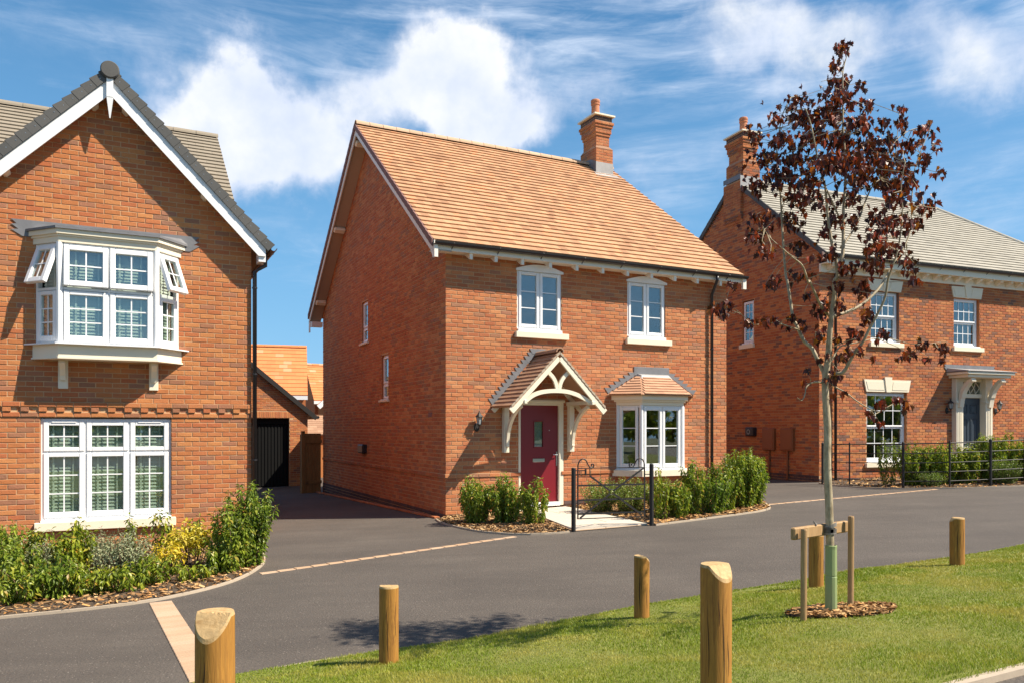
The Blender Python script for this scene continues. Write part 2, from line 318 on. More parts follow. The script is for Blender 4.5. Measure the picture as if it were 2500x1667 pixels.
class MB:
    def __init__(s, M=I4): s.v = []; s.f = []; s.M = M
    def add(s, vs, fs, M=None):
        n = len(s.v); T = s.M if M is None else s.M @ M
        s.v.extend([tuple(T @ Vector(p)) for p in vs]); s.f.extend([tuple(i+n for i in f) for f in fs]); return s
    def box(s, x0, x1, y0, y1, z0, z1, M=None):
        return s.add([(x0, y0, z0), (x1, y0, z0), (x1, y1, z0), (x0, y1, z0), (x0, y0, z1), (x1, y0, z1), (x1, y1, z1), (x0, y1, z1)],
                     [(0, 3, 2, 1), (4, 5, 6, 7), (0, 1, 5, 4), (1, 2, 6, 5), (2, 3, 7, 6), (3, 0, 4, 7)], M)
    def bbox(s, x0, x1, y0, y1, z0, z1, b=.006, M=None):
        """box with its long front edges eased"""
        pr = [(x0+b, z0), (x1-b, z0), (x1, z0+b), (x1, z1-b), (x1-b, z1), (x0+b, z1), (x0, z1-b), (x0, z0+b)]
        ins = [(min(max(x, x0+b), x1-b), min(max(z, z0+b), z1-b)) for x, z in pr]
        vs = [(x, y1, z) for x, z in pr]+[(x, y0+b, z) for x, z in pr]+[(x, y0, z) for x, z in [(x0+b, z0+b), (x1-b, z0+b), (x1-b, z1-b), (x0+b, z1-b)]]
        fs = [(i, (i+1) % 8, 8+(i+1) % 8, 8+i) for i in range(8)]
        fs += [(8, 9, 17, 16), (9, 10, 17), (10, 11, 18, 17), (11, 12, 18), (12, 13, 19, 18), (13, 14, 19), (14, 15, 16, 19), (15, 8, 16), (16, 17, 18, 19), tuple(range(7, -1, -1))]
        return s.add(vs, fs, M)
    def prism(s, poly, y0, y1, M=None):
        """polygon in (x, z) pushed through y"""
        n = len(poly); vs = [(x, y0, z) for x, z in poly]+[(x, y1, z) for x, z in poly]
        return s.add(vs, [tuple(range(n)), tuple(range(2*n-1, n-1, -1))]+[(i, n+i, n+(i+1) % n, (i+1) % n) for i in range(n)], M)
    def plan(s, poly, z0, z1, M=None):
        """polygon in (x, y) pushed up through z"""
        n = len(poly); vs = [(x, y, z0) for x, y in poly]+[(x, y, z1) for x, y in poly]
        return s.add(vs, [tuple(range(n-1, -1, -1)), tuple(range(n, 2*n))]+[(i, (i+1) % n, n+(i+1) % n, n+i) for i in range(n)], M)
    def loft(s, rings, cap=True, M=None):
        n = len(rings[0]); vs = [p for r in rings for p in r]
        fs = [(k*n+i, k*n+(i+1) % n, (k+1)*n+(i+1) % n, (k+1)*n+i) for k in range(len(rings)-1) for i in range(n)]
        if cap: fs += [tuple(range(n-1, -1, -1)), tuple((len(rings)-1)*n+i for i in range(n))]
        return s.add(vs, fs, M)
    def tube(s, path, r, n=8, M=None, cap=True):
        P = [Vector(p) for p in path]; rs = r if isinstance(r, (list, tuple)) else [r]*len(P); rings = []; a = None
        for i, p in enumerate(P):
            t = (P[min(i+1, len(P)-1)]-P[max(i-1, 0)]).normalized()
            if a is None: a = t.orthogonal().normalized()
            else:
                a = (a-t*a.dot(t)); a = a.normalized() if a.length > 1e-6 else t.orthogonal().normalized()
            b = t.cross(a)
            rings.append([tuple(p+(a*math.cos(2*math.pi*k/n)+b*math.sin(2*math.pi*k/n))*rs[i]) for k in range(n)])
        return s.loft(rings, cap, M)
    def ribbon(s, path, nrm, w, h, M=None):
        """bar of section w (along nrm) x h swept along a path lying in the plane with normal nrm"""
        P = [Vector(p) for p in path]; nv = Vector(nrm).normalized(); rings = []
        for i, p in enumerate(P):
            t = (P[min(i+1, len(P)-1)]-P[max(i-1, 0)]).normalized(); q = t.cross(nv).normalized()
            hh = h[i] if isinstance(h, (list, tuple)) else h
            rings.append([tuple(p+nv*a*w/2+q*b*hh/2) for a, b in ((-1, -1), (1, -1), (1, 1), (-1, 1))])
        return s.loft(rings, True, M)
    def lathe(s, prof, cx=0, cy=0, n=16, M=None):
        return s.loft([[(cx+r*math.cos(2*math.pi*k/n), cy+r*math.sin(2*math.pi*k/n), z) for k in range(n)] for r, z in prof], True, M)
    def mesh(s, name, mt, dz=0, loc=None, smooth=False):
        me = bpy.data.meshes.new(name); vs = np.array(s.v, dtype=float).reshape(-1, 3); vs[:, 2] -= dz
        if loc is not None: vs -= np.array(loc)
        me.from_pydata(vs.tolist(), [], s.f); me.materials.append(mt)
        bm = bmesh.new(); bm.from_mesh(me); bmesh.ops.recalc_face_normals(bm, faces=bm.faces)
        bm.to_mesh(me); bm.free()
        if smooth: me.shade_smooth() if hasattr(me, 'shade_smooth') else None
        return me
    def build(s, name, mt, parent=None, kind=None, smooth=False, label=None, cat=None, group=None, loc=None):
        if parent is not None:
            o = link_mesh(name, s.mesh(name, mt, rootz(parent), smooth=smooth), parent)
        else:
            a = np.array(s.v)
            if loc is None: loc = ((a[:, 0].min()+a[:, 0].max())/2, (a[:, 1].min()+a[:, 1].max())/2, a[:, 2].min())
            o = link_mesh(name, s.mesh(name, mt, 0, loc, smooth)); o.location = (loc[0], loc[1], loc[2]+CAMZ)
        return tag(o, label, cat, group, kind)
def np_mesh(name, V, Fq, mt):
    """fast mesh from an (n,3) array and an (m,k) array of equal-sided faces"""
    me = bpy.data.meshes.new(name); k = Fq.shape[1]
    me.vertices.add(len(V)); me.vertices.foreach_set('co', np.ascontiguousarray(V, dtype=np.float32).ravel())
    me.loops.add(Fq.size); me.loops.foreach_set('vertex_index', Fq.astype(np.int32).ravel())
    me.polygons.add(len(Fq)); me.polygons.foreach_set('loop_start', np.arange(0, Fq.size, k, dtype=np.int32))
    me.update(calc_edges=True); me.polygons.foreach_set('use_smooth', np.zeros(len(Fq), dtype=bool)); me.materials.append(mt); return me

# world point of a thing-local point, and its place in the picture (only used to decide which pieces show largest)
def wpt(root, p):
    c, s_ = math.cos(root.rotation_euler.z), math.sin(root.rotation_euler.z)
    return root.location.x+c*p[0]-s_*p[1], root.location.y+s_*p[0]+c*p[1], p[2]
def score(root, p):
    X, Y, Z = wpt(root, p)
    if Y < .5: return -1
    u, v = 1250+1900*X/Y, 1047-1900*Z/Y
    return 1/Y if (4 < u < 2496 and 4 < v < 1663) else -1

# ------------------------------------------------------------------ ground heights
def R(X, Y):
    return -1.58+.035*min(max(X, -14), 18)-.010*min(max(0, Y-14.3), 30)
FX = [(-9, -1.5), (-6, 1.9), (-4, 3.6), (-1.81, 5.18), (-.96, 5.6), (-.31, 5.85), (1.02, 6.67), (2.02, 7.19), (2.81, 7.55), (3.48, 7.92), (4.77, 8.47), (5.97, 9.08), (9, 10.4), (14, 12.5)]
NX = [(-9, -4.5), (-6, -1), (-4, .4), (-1, 1.84), (1.95, 3.31), (2.29, 3.48), (6, 5.4), (14, 9.5)]
def ip(P, x):
    if x <= P[0][0]: return P[0][1]
    for (a, b), (c, d) in zip(P, P[1:]):
        if x <= c: return b+(d-b)*(x-a)/(c-a)
    return P[-1][1]
def G(X, Y):
    n = ip(NX, X); f = ip(FX, X); k = max(0, min(1, (Y-n)/(f-n)))
    return (-1.08+.02*(X-1))*(1-k)+(R(X, f)+.02)*k

def grid_sheet(name, xs, ys, zf, mt, kind='structure', parent=None):
    V = [(x, y, zf(x, y)+CAMZ) for y in ys for x in xs]; n = len(xs)
    F = [(j*n+i, j*n+i+1, (j+1)*n+i+1, (j+1)*n+i) for j in range(len(ys)-1) for i in range(n-1)]
    me = np_mesh(name, np.array(V), np.array(F), mt); o = link_mesh(name, me); o['kind'] = kind; return o
def poly_sheet(name, poly, zf, mt, step=.25, noise=0, kind='structure', thick=0):
    bm = bmesh.new(); f = bm.faces.new([bm.verts.new((x, y, 0)) for x, y in poly])
    xs = [p[0] for p in poly]; ys = [p[1] for p in poly]
    for ax, lo, hi in ((0, min(xs), max(xs)), (1, min(ys), max(ys))):
        k = lo+step
        while k < hi:
            co = [0, 0, 0]; no = [0, 0, 0]; co[ax] = k; no[ax] = 1
            bmesh.ops.bisect_plane(bm, geom=bm.verts[:]+bm.edges[:]+bm.faces[:], plane_co=co, plane_no=no); k += step
    rr = random.Random(5)
    bd = {v.index for v in bm.verts if v.is_boundary}
    for v in bm.verts: v.co.z = zf(v.co.x, v.co.y)+CAMZ+(rr.uniform(-1, 1)*noise if not v.is_boundary else 0)
    bmesh.ops.recalc_face_normals(bm, faces=bm.faces)
    if bm.faces[:] and sum(f.normal.z for f in bm.faces) < 0: bmesh.ops.reverse_faces(bm, faces=bm.faces)
    me = bpy.data.meshes.new(name); bm.to_mesh(me); bm.free(); me.materials.append(mt)
    o = link_mesh(name, me); o['kind'] = kind; return o

# ------------------------------------------------------------------ brickwork
BL, BH, JT = .215, .065, .010
def brick_template(seed, fine=True):
    r = random.Random(seed); n = 4; V = []; D = .030
    if not fine:
        V = [(0, D, 0), (1, D, 0), (1, D, 1), (0, D, 1), (.012, 0, .05), (.988, 0, .04), (.985, 0, .95), (.012, 0, .94)]
        return np.array(V), np.array([(4, 5, 6, 7), (0, 1, 5, 4), (1, 2, 6, 5), (2, 3, 7, 6), (3, 0, 4, 7)])
    # front grid 5 x 3, edge ring pushed back a little and made uneven
    for j in range(4):
        for i in range(n+1):
            x = [0.004, .02, .5, .978, .996][i]; z = [.015, .085, .915, .985][j]
            edge = i in (0, n) or j in (0, 3)
            x += r.uniform(-.004, .004)+(r.uniform(-.1, .1) if i == 2 else 0); z += r.uniform(-.022, .022)
            y = (.0018+r.uniform(0, .0016)) if edge else r.uniform(-.0016, .0012)
            V.append((x, y, z))
    nb = len(V)
    ring = [0, 1, 2, 3, 4, 9, 14, 19, 18, 17, 16, 15, 10, 5]
    F = [(j*5+i, j*5+i+1, (j+1)*5+i+1, (j+1)*5+i) for j in range(3) for i in range(4)]
    for k in ring: V.append((V[k][0], D, V[k][2]))
    for a in range(len(ring)):
        b2 = (a+1) % len(ring); F.append((ring[a], nb+a, nb+b2, ring[b2]))
    return np.array(V), np.array(F)
TPL = [brick_template(i) for i in range(10)]; TPL0 = brick_template(0, False)
BMESH = {}
def brick_mesh(k, mt, dims, fine=True):
    key = (k, mt.name, dims, fine)
    if key not in BMESH:
        V, F = TPL[k] if fine else TPL0
        BMESH[key] = np_mesh('brick', V*np.array([dims[0], 1, dims[1]]), F[:, ::-1], mt)
    return BMESH[key]
def lay_bricks(house, wall, M, ang, bricks, mt, limit, fine=True):
    """bricks: (x, z, length, height, yoff). The `limit` that show largest become objects, the rest one joined part"""
    dz = rootz(house); sc = []
    for i, b in enumerate(bricks):
        p = M @ Vector((b[0]+b[2]/2, 0, b[1]))
        full = abs(b[2]-BL) < .001 and abs(b[3]-BH) < .001
        sc.append((score(house, p) if full else -1, i))
    sc.sort(reverse=True); single = {i for s_, i in sc[:limit] if s_ > 0}
    rr = random.Random(len(bricks)); VV = []; FF = []; n = 0; R3 = np.array(M.to_3x3()); T = np.array(M.translation)
    for i, (x, z, L, H, yo) in enumerate(bricks):
        k = rr.randrange(10)
        if i in single:
            o = link_mesh('brick', brick_mesh(k, mt, (L, H), fine), wall)
            p = M @ Vector((x, yo+rr.uniform(-.0012, .0012), z)); o.location = (p.x, p.y, p.z-dz); o.rotation_euler = (0, 0, ang); continue
        V, F = TPL[k] if fine else TPL0
        P = V*np.array([L, 1, H])+np.array([x, yo+rr.uniform(-.0012, .0012), z]); P = P @ R3.T+T; P[:, 2] -= dz
        VV.append(P); FF.append(F[:, ::-1]+n); n += len(V)
    if VV:
        link_mesh('brickwork', np_mesh('brickwork', np.vstack(VV), np.vstack(FF), mt), wall, kind='stuff')
def brick_wall(house, name, px, py, ang, x0f, x1f, z0, z1, openings, mt, mort, limit, fine=True, gable=None, skip=None, phase=0, special=None, mortar_d=.0064):
    """openings: (x0, x1, z0, z1). gable: [(x,z)...] polygon above z1 for the mortar, with x0f/x1f giving the rake"""
    M = basis(px, py, ang); mb = MB(M); y = mortar_d
    X0 = x0f(z0+.001); X1 = x1f(z0+.001)
    xs = sorted({X0, X1}|{v for o in openings for v in o[:2]}); zs = sorted({z0, z1}|{v for o in openings for v in o[2:4]})
    for a, b in zip(xs, xs[1:]):
        for c, d in zip(zs, zs[1:]):
            mx, mz = (a+b)/2, (c+d)/2
            if any(o[0] < mx < o[1] and o[2] < mz < o[3] for o in openings): continue
            mb.add([(a, y, c), (b, y, c), (b, y, d), (a, y, d)], [(0, 1, 2, 3)])
    if gable: mb.add([(x, y, z) for x, z in gable], [tuple(range(len(gable)))])
    # reveals of the openings
    wall = mb.build(name, mort, house)
    for a, b, c, d in [o[:4] for o in openings]:
        rv = MB(M); rv.add([(a, y, c), (a, .11, c), (a, .11, d), (a, y, d)], [(0, 1, 2, 3)]); rv.add([(b, y, c), (b, .11, c), (b, .11, d), (b, y, d)], [(3, 2, 1, 0)])
        rv.add([(a, y, d), (b, y, d), (b, .11, d), (a, .11, d)], [(0, 1, 2, 3)]); rv.add([(a, y, c), (b, y, c), (b, .11, c), (a, .11, c)], [(3, 2, 1, 0)])
        rv.build('reveal', mt, wall)
    br = []; k = 0; z = z0; ztop = max([p[1] for p in gable]) if gable else z1
    rr = random.Random(int(abs(px*100)+ztop*77))
    while z+BH*.6 < ztop:
        H = min(BH, ztop-z); a, b = x0f(z), x1f(z)
        if skip and skip(z): z += BH+JT; k += 1; continue
        segs = [(a, b)]
        for o in openings+(special or []):
            if o[2] < z+BH-.004 and o[3] > z+.008:
                ns = []
                for p, q in segs:
                    if o[1] <= p or o[0] >= q: ns.append((p, q)); continue
                    if o[0] > p: ns.append((p, o[0]))
                    if o[1] < q: ns.append((o[1], q))
                segs = ns
        off = ((k+phase) % 2)*.1125
        for p, q in segs:
            # stretcher bond aligned to the corner at x=0
            j = math.floor((p-off)/.225)
            while True:
                u0 = off+j*.225+JT/2; u1 = u0+BL; j += 1
                if u0 > q-.02: break
                s0 = max(u0, p+(JT/2 if p != a else 0)); s1 = min(u1, q-(JT/2 if q != b else 0))
                if s1-s0 > .03: br.append((s0, z, s1-s0 if abs(s1-s0-BL) > .001 else BL, H, rr.choice((0, 0, 0, .0012, -.001))))
        z += BH+JT; k += 1
    lay_bricks(house, wall, M, ang, br, mt, limit, fine)
    return wall

# ------------------------------------------------------------------ tiles
TM = {}
def tile_mesh(w, l, mt, tail=.016):
    key = (round(w, 3), round(l, 3), mt.name, tail)
    if key not in TM:
        g = .0009; V = [(g, 0, 0), (w-g, 0, 0), (w-g, 0, tail), (g, 0, tail), (g, l*1.2, -.004), (w-g, l*1.2, -.004), (w-g, l*1.2, .003), (g, l*1.2, .003)]
        F = [(0, 1, 2, 3), (3, 2, 6, 7), (0, 3, 7, 4), (1, 5, 6, 2), (5, 4, 7, 6)]
        TM[key] = (np.array(V), np.array(F), np_mesh('tile', np.array(V), np.array(F), mt))
    return TM[key]
def tiled_slope(house, name, P0, along, up, Wd, L, gauge, tw, mt, limit, under=None, clip=None, tail=.016, stagger=True, seed=1, depth=.05):
    """slope from eave corner P0 (thing-local, zc) running `along` (unit) and `up` (unit). clip(d) -> (x0, x1) limits at distance d up"""
    dz = rootz(house); a = Vector(along).normalized(); u = Vector(up).normalized(); n = a.cross(u).normalized(); P0 = Vector(P0)
    c = clip or (lambda d: (0, Wd))
    q = [P0+a*c(0)[0]-n*.012, P0+a*c(0)[1]-n*.012, P0+a*c(L)[1]+u*L-n*.012, P0+a*c(L)[0]+u*L-n*.012]
    mb = MB(); lo = [p-n*depth for p in q]
    mb.add([tuple(p) for p in q+lo], [(0, 1, 2, 3), (7, 6, 5, 4), (0, 4, 5, 1), (1, 5, 6, 2), (2, 6, 7, 3), (3, 7, 4, 0)])
    roof = mb.build(name, under or mt, house)
    rr = random.Random(seed); rows = int(round(L/gauge)); g = L/rows; items = []
    for r in range(rows):
        x0, x1 = c(r*g); y0, y1 = c(min(L, (r+1)*g)); x0 = max(x0, y0); x1 = min(x1, y1) if clip else x1
        x = x0-(tw/2 if (stagger and r % 2) else 0)
        while x < x1-.01:
            s0, s1 = max(x, x0), min(x+tw, x1); x += tw
            if s1-s0 > .02: items.append((s0, r*g, s1-s0))
    R3 = np.array([list(a), list(u), list(n)]); rot = Matrix((a, u, n)).transposed().to_euler()
    sc = sorted([(score(house, P0+a*(s0+w/2)+u*d) if abs(w-tw) < .001 else -1, i) for i, (s0, d, w) in enumerate(items)], reverse=True)
    single = {i for s_, i in sc[:limit] if s_ > 0}; VV = []; FF = []; m = 0
    for i, (s0, d, w) in enumerate(items):
        V, F, me = tile_mesh(w if abs(w-tw) > .001 else tw, g, mt, tail)
        dx, dn = rr.uniform(-.0004, .0004), rr.uniform(0, .0012)
        p = P0+a*(s0+dx)+u*(d+rr.uniform(-.001, .001))+n*dn
        if i in single:
            o = link_mesh('roof_tile', me, roof); o.location = (p.x, p.y, p.z-dz); o.rotation_euler = rot; continue
        P = V @ R3+np.array([p.x, p.y, p.z-dz]); VV.append(P); FF.append(F+m); m += len(V)
    if VV: link_mesh('roof_tiling', np_mesh('roof_tiling', np.vstack(VV), np.vstack(FF), mt), roof, kind='stuff')
    return roof
def ridge_tiles(house, roof, p0, p1, seg, r, mt):
    p0, p1 = Vector(p0), Vector(p1); L = (p1-p0).length; n = max(1, round(L/seg)); d = (p1-p0)/n; t = d.normalized(); side = t.cross(Vector((0, 0, 1))).normalized(); up = side.cross(t)
    for i in range(n):
        mb = MB(); a = p0+d*i+t*.004; b = p0+d*(i+1)-t*.004; rings = []
        for q, rr_ in ((a, r), (b, r*.97)):
            ring = [tuple(q+side*rr_*math.cos(k)+up*(rr_*math.sin(k)-r*.35)) for k in [math.pi*j/8 for j in range(9)]]
            ring += [tuple(q+side*(rr_-.02)*math.cos(k)+up*((rr_-.02)*math.sin(k)-r*.35)) for k in [math.pi*j/8 for j in range(8, -1, -1)]]
            rings.append(ring)
        mb.loft(rings); mb.build('ridge_tile', mt, roof)

# ------------------------------------------------------------------ windows
def ring_mb(mb, x0, x1, z0, z1, w, y0, y1, M=None, b=.006):
    wt, wb = (w, w) if not isinstance(w, tuple) else w[:2]; ws = w if not isinstance(w, tuple) else w[2]
    # stiles run the full height; rails butt between them, a hair behind
    mb.bbox(x0, x0+ws, y0, y1, z0, z1, b, M); mb.bbox(x1-ws, x1, y0, y1, z0, z1, b, M)
    mb.bbox(x0+ws, x1-ws, y0+.0015, y1-.0015, z1-wt, z1, b, M); mb.bbox(x0+ws, x1-ws, y0+.0015, y1-.0015, z0, z0+wb, b, M)
def window(house, M, x0, x1, z0, z1, lights, set_y=.03, fw=.045, mull=(), trans=(), sill=None, name='window', sw=.045, sillmat=None, bw=.018):
    """lights: dict(x0,x1,z0,z1,nx,nz,tilt,vent). Parts: frame (the window itself) > sash, pane, glazing_bar, sill"""
    mb = MB(M); ring_mb(mb, x0, x1, z0, z1, fw, set_y, set_y+.07)
    for m_ in mull: mb.bbox(m_[0]-m_[1]/2, m_[0]+m_[1]/2, set_y+.002, set_y+.068, z0+fw, z1-fw, .005)
    for t_ in trans: mb.bbox(t_[0]+.001, t_[1]-.001, set_y+.004, set_y+.066, t_[2]-t_[3]/2, t_[2]+t_[3]/2, .005)
    win = mb.build(name, white, house)
    for L in lights:
        a, b, c, d = L['x0'], L['x1'], L['z0'], L['z1']; T = I4
        if L.get('tilt'): T = Matrix.Translation((0, set_y, d)) @ Matrix.Rotation(rad(L['tilt']), 4, 'X') @ Matrix.Translation((0, -set_y, -d))
        s_ = L.get('sw', sw); yo = L.get('yo', 0)
        mb = MB(M @ T); ring_mb(mb, a, b, c, d, s_, set_y-.016+yo, set_y+.045+yo, b=.008); mb.build('sash', white, win)
        i0, i1, j0, j1 = a+s_[2] if isinstance(s_, tuple) else a+s_, b-(s_[2] if isinstance(s_, tuple) else s_), c+(s_[1] if isinstance(s_, tuple) else s_), d-(s_[0] if isinstance(s_, tuple) else s_)
        yg = set_y+.016+yo
        MB(M @ T).box(i0-.004, i1+.004, yg, yg+.006, j0-.004, j1+.004).build('pane', glass, win)
        for k in range(1, L.get('nx', 1)):
            x = i0+(i1-i0)*k/L['nx']; MB(M @ T).box(x-bw/2, x+bw/2, yg-.006, yg-.001, j0, j1).build('glazing_bar', white, win)
        for k in range(1, L.get('nz', 1)):
            z = j0+(j1-j0)*k/L['nz']; MB(M @ T).box(i0, i1, yg-.009, yg-.0068, z-bw/2, z+bw/2).build('glazing_bar', white, win)
        if L.get('vent'):
            xm = (a+b)/2; w_ = (b-a)*.3; MB(M @ T).bbox(xm-w_, xm+w_, set_y-.026+yo, set_y-.0165+yo, d-.032, d-.018, .003).build('trickle_vent', white, win)
    if sill:
        sx0, sx1, sz0, sz1, out = sill; mb = MB(M); mb.bbox(sx0, sx1, -out, .055, sz0, sz1, .006); mb.build('sill', sillmat or stone, win)
        MB(M).bbox(x0+.002, x1-.002, -out*.55, set_y+.03, sz1+.001, z0-.001 if z0-sz1 > .01 else sz1+.02, .005).build('sill', white, win)
    return win
def blind(house_name, root, M, x0, x1, z0, z1, y, label, group, n=None, tilt=66):
    """venetian blind hanging behind the glass"""
    loc = root.location; c = wpt(root, M @ Vector(((x0+x1)/2, y, z0)))
    t = empty('venetian_blind', (c[0], c[1], c[2]), root.rotation_euler.z, label, 'blind', group)
    L = Matrix.Translation((loc.x, loc.y, 0)) @ Matrix.Rotation(root.rotation_euler.z, 4, 'Z')
    TL = (Matrix.Translation((c[0], c[1], 0)) @ Matrix.Rotation(root.rotation_euler.z, 4, 'Z')).inverted() @ L @ M
    n = n or max(3, int((z1-z0)/.048)); st = (z1-z0)/n
    mb = MB(TL); q = st*1.0
    for k in range(n):
        z = z0+(k+.5)*st; dy, dz_ = .0275*math.cos(rad(tilt)), .0275*math.sin(rad(tilt))
        MB(TL).add([(x0, y-dy, z-dz_), (x1, y-dy, z-dz_), (x1, y+dy, z+dz_), (x0, y+dy, z+dz_), (x0, y-dy, z-dz_+.002), (x1, y-dy, z-dz_+.002), (x1, y+dy, z+dz_+.002), (x0, y+dy, z+dz_+.002)],
                   [(0, 3, 2, 1), (4, 5, 6, 7), (0, 1, 5, 4), (1, 2, 6, 5), (2, 3, 7, 6), (3, 0, 4, 7)]).build('slat', slatm, t)
    for x in (x0+(x1-x0)*.22, x0+(x1-x0)*.78):
        MB(TL).box(x-.012, x+.012, y-.030, y-.028, z0, z1).build('tape', slatm, t)
    return t
def gutter(root, p0, p1, out, r=.055):
    """half-round gutter as an open trough"""
    p0, p1, out = Vector(p0), Vector(p1), Vector(out).normalized(); rings = []
    for q in (p0, p1):
        o_ = [tuple(q+out*r*math.cos(k)+Vector((0, 0, r*math.sin(k)))) for k in [-math.pi*j/8 for j in range(9)]]
        i_ = [tuple(q+out*(r-.007)*math.cos(k)+Vector((0, 0, (r-.007)*math.sin(k)))) for k in [-math.pi*j/8 for j in range(8, -1, -1)]]
        rings.append(o_+i_)
    g = MB().loft(rings).build('gutter', black, root)
    L = (p1-p0).length; d = (p1-p0).normalized(); n = max(1, int(L/.85))
    for i in range(n):
        q = p0+d*(L*(i+.4)/n); mb = MB(); mb.tube([tuple(q-out*(r+.012)-Vector((0, 0, .10))), tuple(q-out*.03-Vector((0, 0, r+.012))), tuple(q+out*(r+.004)-Vector((0, 0, .012)))], .009, 5)
        mb.build('gutter_bracket', black, g)
    return g
def pipe(root, path, r=.034, name='downpipe', clips=()):
    p = MB().tube(path, r, 12).build(name, black, root, smooth=True)
    for z in clips:
        x, y = path[-1][0], path[-1][1]; MB().lathe([(r+.008, z-.012), (r+.008, z+.012)], x, y, 12).build('pipe_clip', black, p)
    return p
def lamp(root_pt, rz, label, s=1.0):
    """black coach lantern on a curved wall bracket; local y points into the wall"""
    t = empty('wall_lantern', root_pt, rz, label, 'lamp', 'coach lanterns beside the front doors')
    z = root_pt[2]; mb = MB()
    mb.loft([[(.055*s*math.cos(a)*q, y, z+.085*s*math.sin(a)*q) for a in [2*math.pi*k/14 for k in range(14)]] for y, q in ((0, 1), (-.012*s, 1), (-.024*s, .8))]); mb.build('backplate', ironm, t, smooth=False)
    MB().tube([(0, -.015*s, z-.01*s), (0, -.06*s, z-.035*s), (0, -.105*s, z-.02*s), (0, -.12*s, z+.035*s)], .011*s, 7).build('arm', ironm, t)
    cy = -.12*s
    gl = MB().lathe([(.036*s, z+.055*s), (.058*s, z+.19*s)], 0, cy, 6).build('lantern_glass', lampglass, t)
    mb = MB(); mb.lathe([(.02*s, z+.03*s), (.042*s, z+.045*s), (.042*s, z+.056*s)], 0, cy, 6)
    for k in range(6):
        a = 2*math.pi*k/6; mb.tube([(.038*s*math.cos(a), cy+.038*s*math.sin(a), z+.055*s), (.061*s*math.cos(a), cy+.061*s*math.sin(a), z+.19*s)], .0045*s, 4)
    mb.build('lantern_frame', ironm, t)
    MB().lathe([(.082*s, z+.187*s), (.080*s, z+.197*s), (.045*s, z+.235*s), (.022*s, z+.262*s), (.022*s, z+.272*s), (.010*s, z+.285*s), (.012*s, z+.295*s), (.002, z+.315*s)], 0, cy, 6).build('lantern_cap', ironm, t)
    return t

# ================================================================== ground
# ------------------------------------------------------------------ setting
def seq(a, b, st): 
    n = max(1, int(round((b-a)/st))); return [a+(b-a)*i/n for i in range(n+1)]
grid_sheet('ground', [-150, -60, -30, -14, 0, 18, 40, 80, 150], [-120, -40, -8, 14.3, 44.3, 100, 300], lambda x, y: R(x, y)-.06-(1.0 if y < -7 else 0), groundm)
grid_sheet('road', seq(-14, 18, .8)+[26], [-6, -2, 2, 6, 10, 14.3, 18, 24, 30, 38], lambda x, y: R(x, y), asph)
# the upper road the camera stands beside
up = [(-9, -4.5), (-6, -1), (-4, .4), (-1, 1.84), (1.95, 3.31), (2.29, 3.48), (6, 5.4), (14, 9.5)]
poly_sheet('upper_road', up+[(14, -7), (-9, -7)], lambda x, y: -1.08+.02*(x-1)-.03, asph, 1.0)
def strip(name, path, w, zf, h, mt, kind='structure'):
    rings = []
    P = [Vector((x, y)) for x, y in path]
    for i, p in enumerate(P):
        t = (P[min(i+1, len(P)-1)]-P[max(i-1, 0)]).normalized(); n = Vector((-t.y, t.x))
        a, b = p-n*w/2, p+n*w/2; z = zf(p.x, p.y)
        rings.append([(a.x, a.y, z-.05), (b.x, b.y, z-.05), (b.x, b.y, z+h), (a.x, a.y, z+h)])
    return MB().loft(rings).build(name, mt, kind=kind)
def smooth_path(P, st=.15):
    out = []
    n = len(P)
    for i in range(n-1):
        p0, p1, p2, p3 = [Vector(P[max(0, min(n-1, k))]) for k in (i-1, i, i+1, i+2)]
        m = max(1, int((p2-p1).length/st))
        for k in range(m):
            t = k/m; out.append(tuple(.5*((2*p1)+(-p0+p2)*t+(2*p0-5*p1+4*p2-p3)*t*t+(-p0+3*p1-3*p2+p3)*t**3)))
    out.append(tuple(P[-1])); return out
strip('kerb', smooth_path(up[1:], .3), .05, lambda x, y: -1.08+.02*(x-1), .0, kerbm)
# lawn between the two roads
gx = seq(-9, 14, .2); fr = [i/26 for i in range(27)]
V = []
for k in fr:
    for x in gx:
        y = ip(NX, x)*(1-k)+ip(FX, x)*k; bmp = .018*math.sin(x*2.1+y*1.3)*math.sin(y*2.7-x) if .02 < k < .98 else 0
        V.append((x, y, G(x, y)+bmp+CAMZ))
nx = len(gx); F = [(j*nx+i, j*nx+i+1, (j+1)*nx+i+1, (j+1)*nx+i) for j in range(26) for i in range(nx-1)]
o = link_mesh('lawn', np_mesh('lawn', np.array(V), np.array(F), grass_g)); o['kind'] = 'structure'
strip('lawn_edging', smooth_path(FX[1:-1], .3), .03, lambda x, y: R(x, y), .012, kerbm)

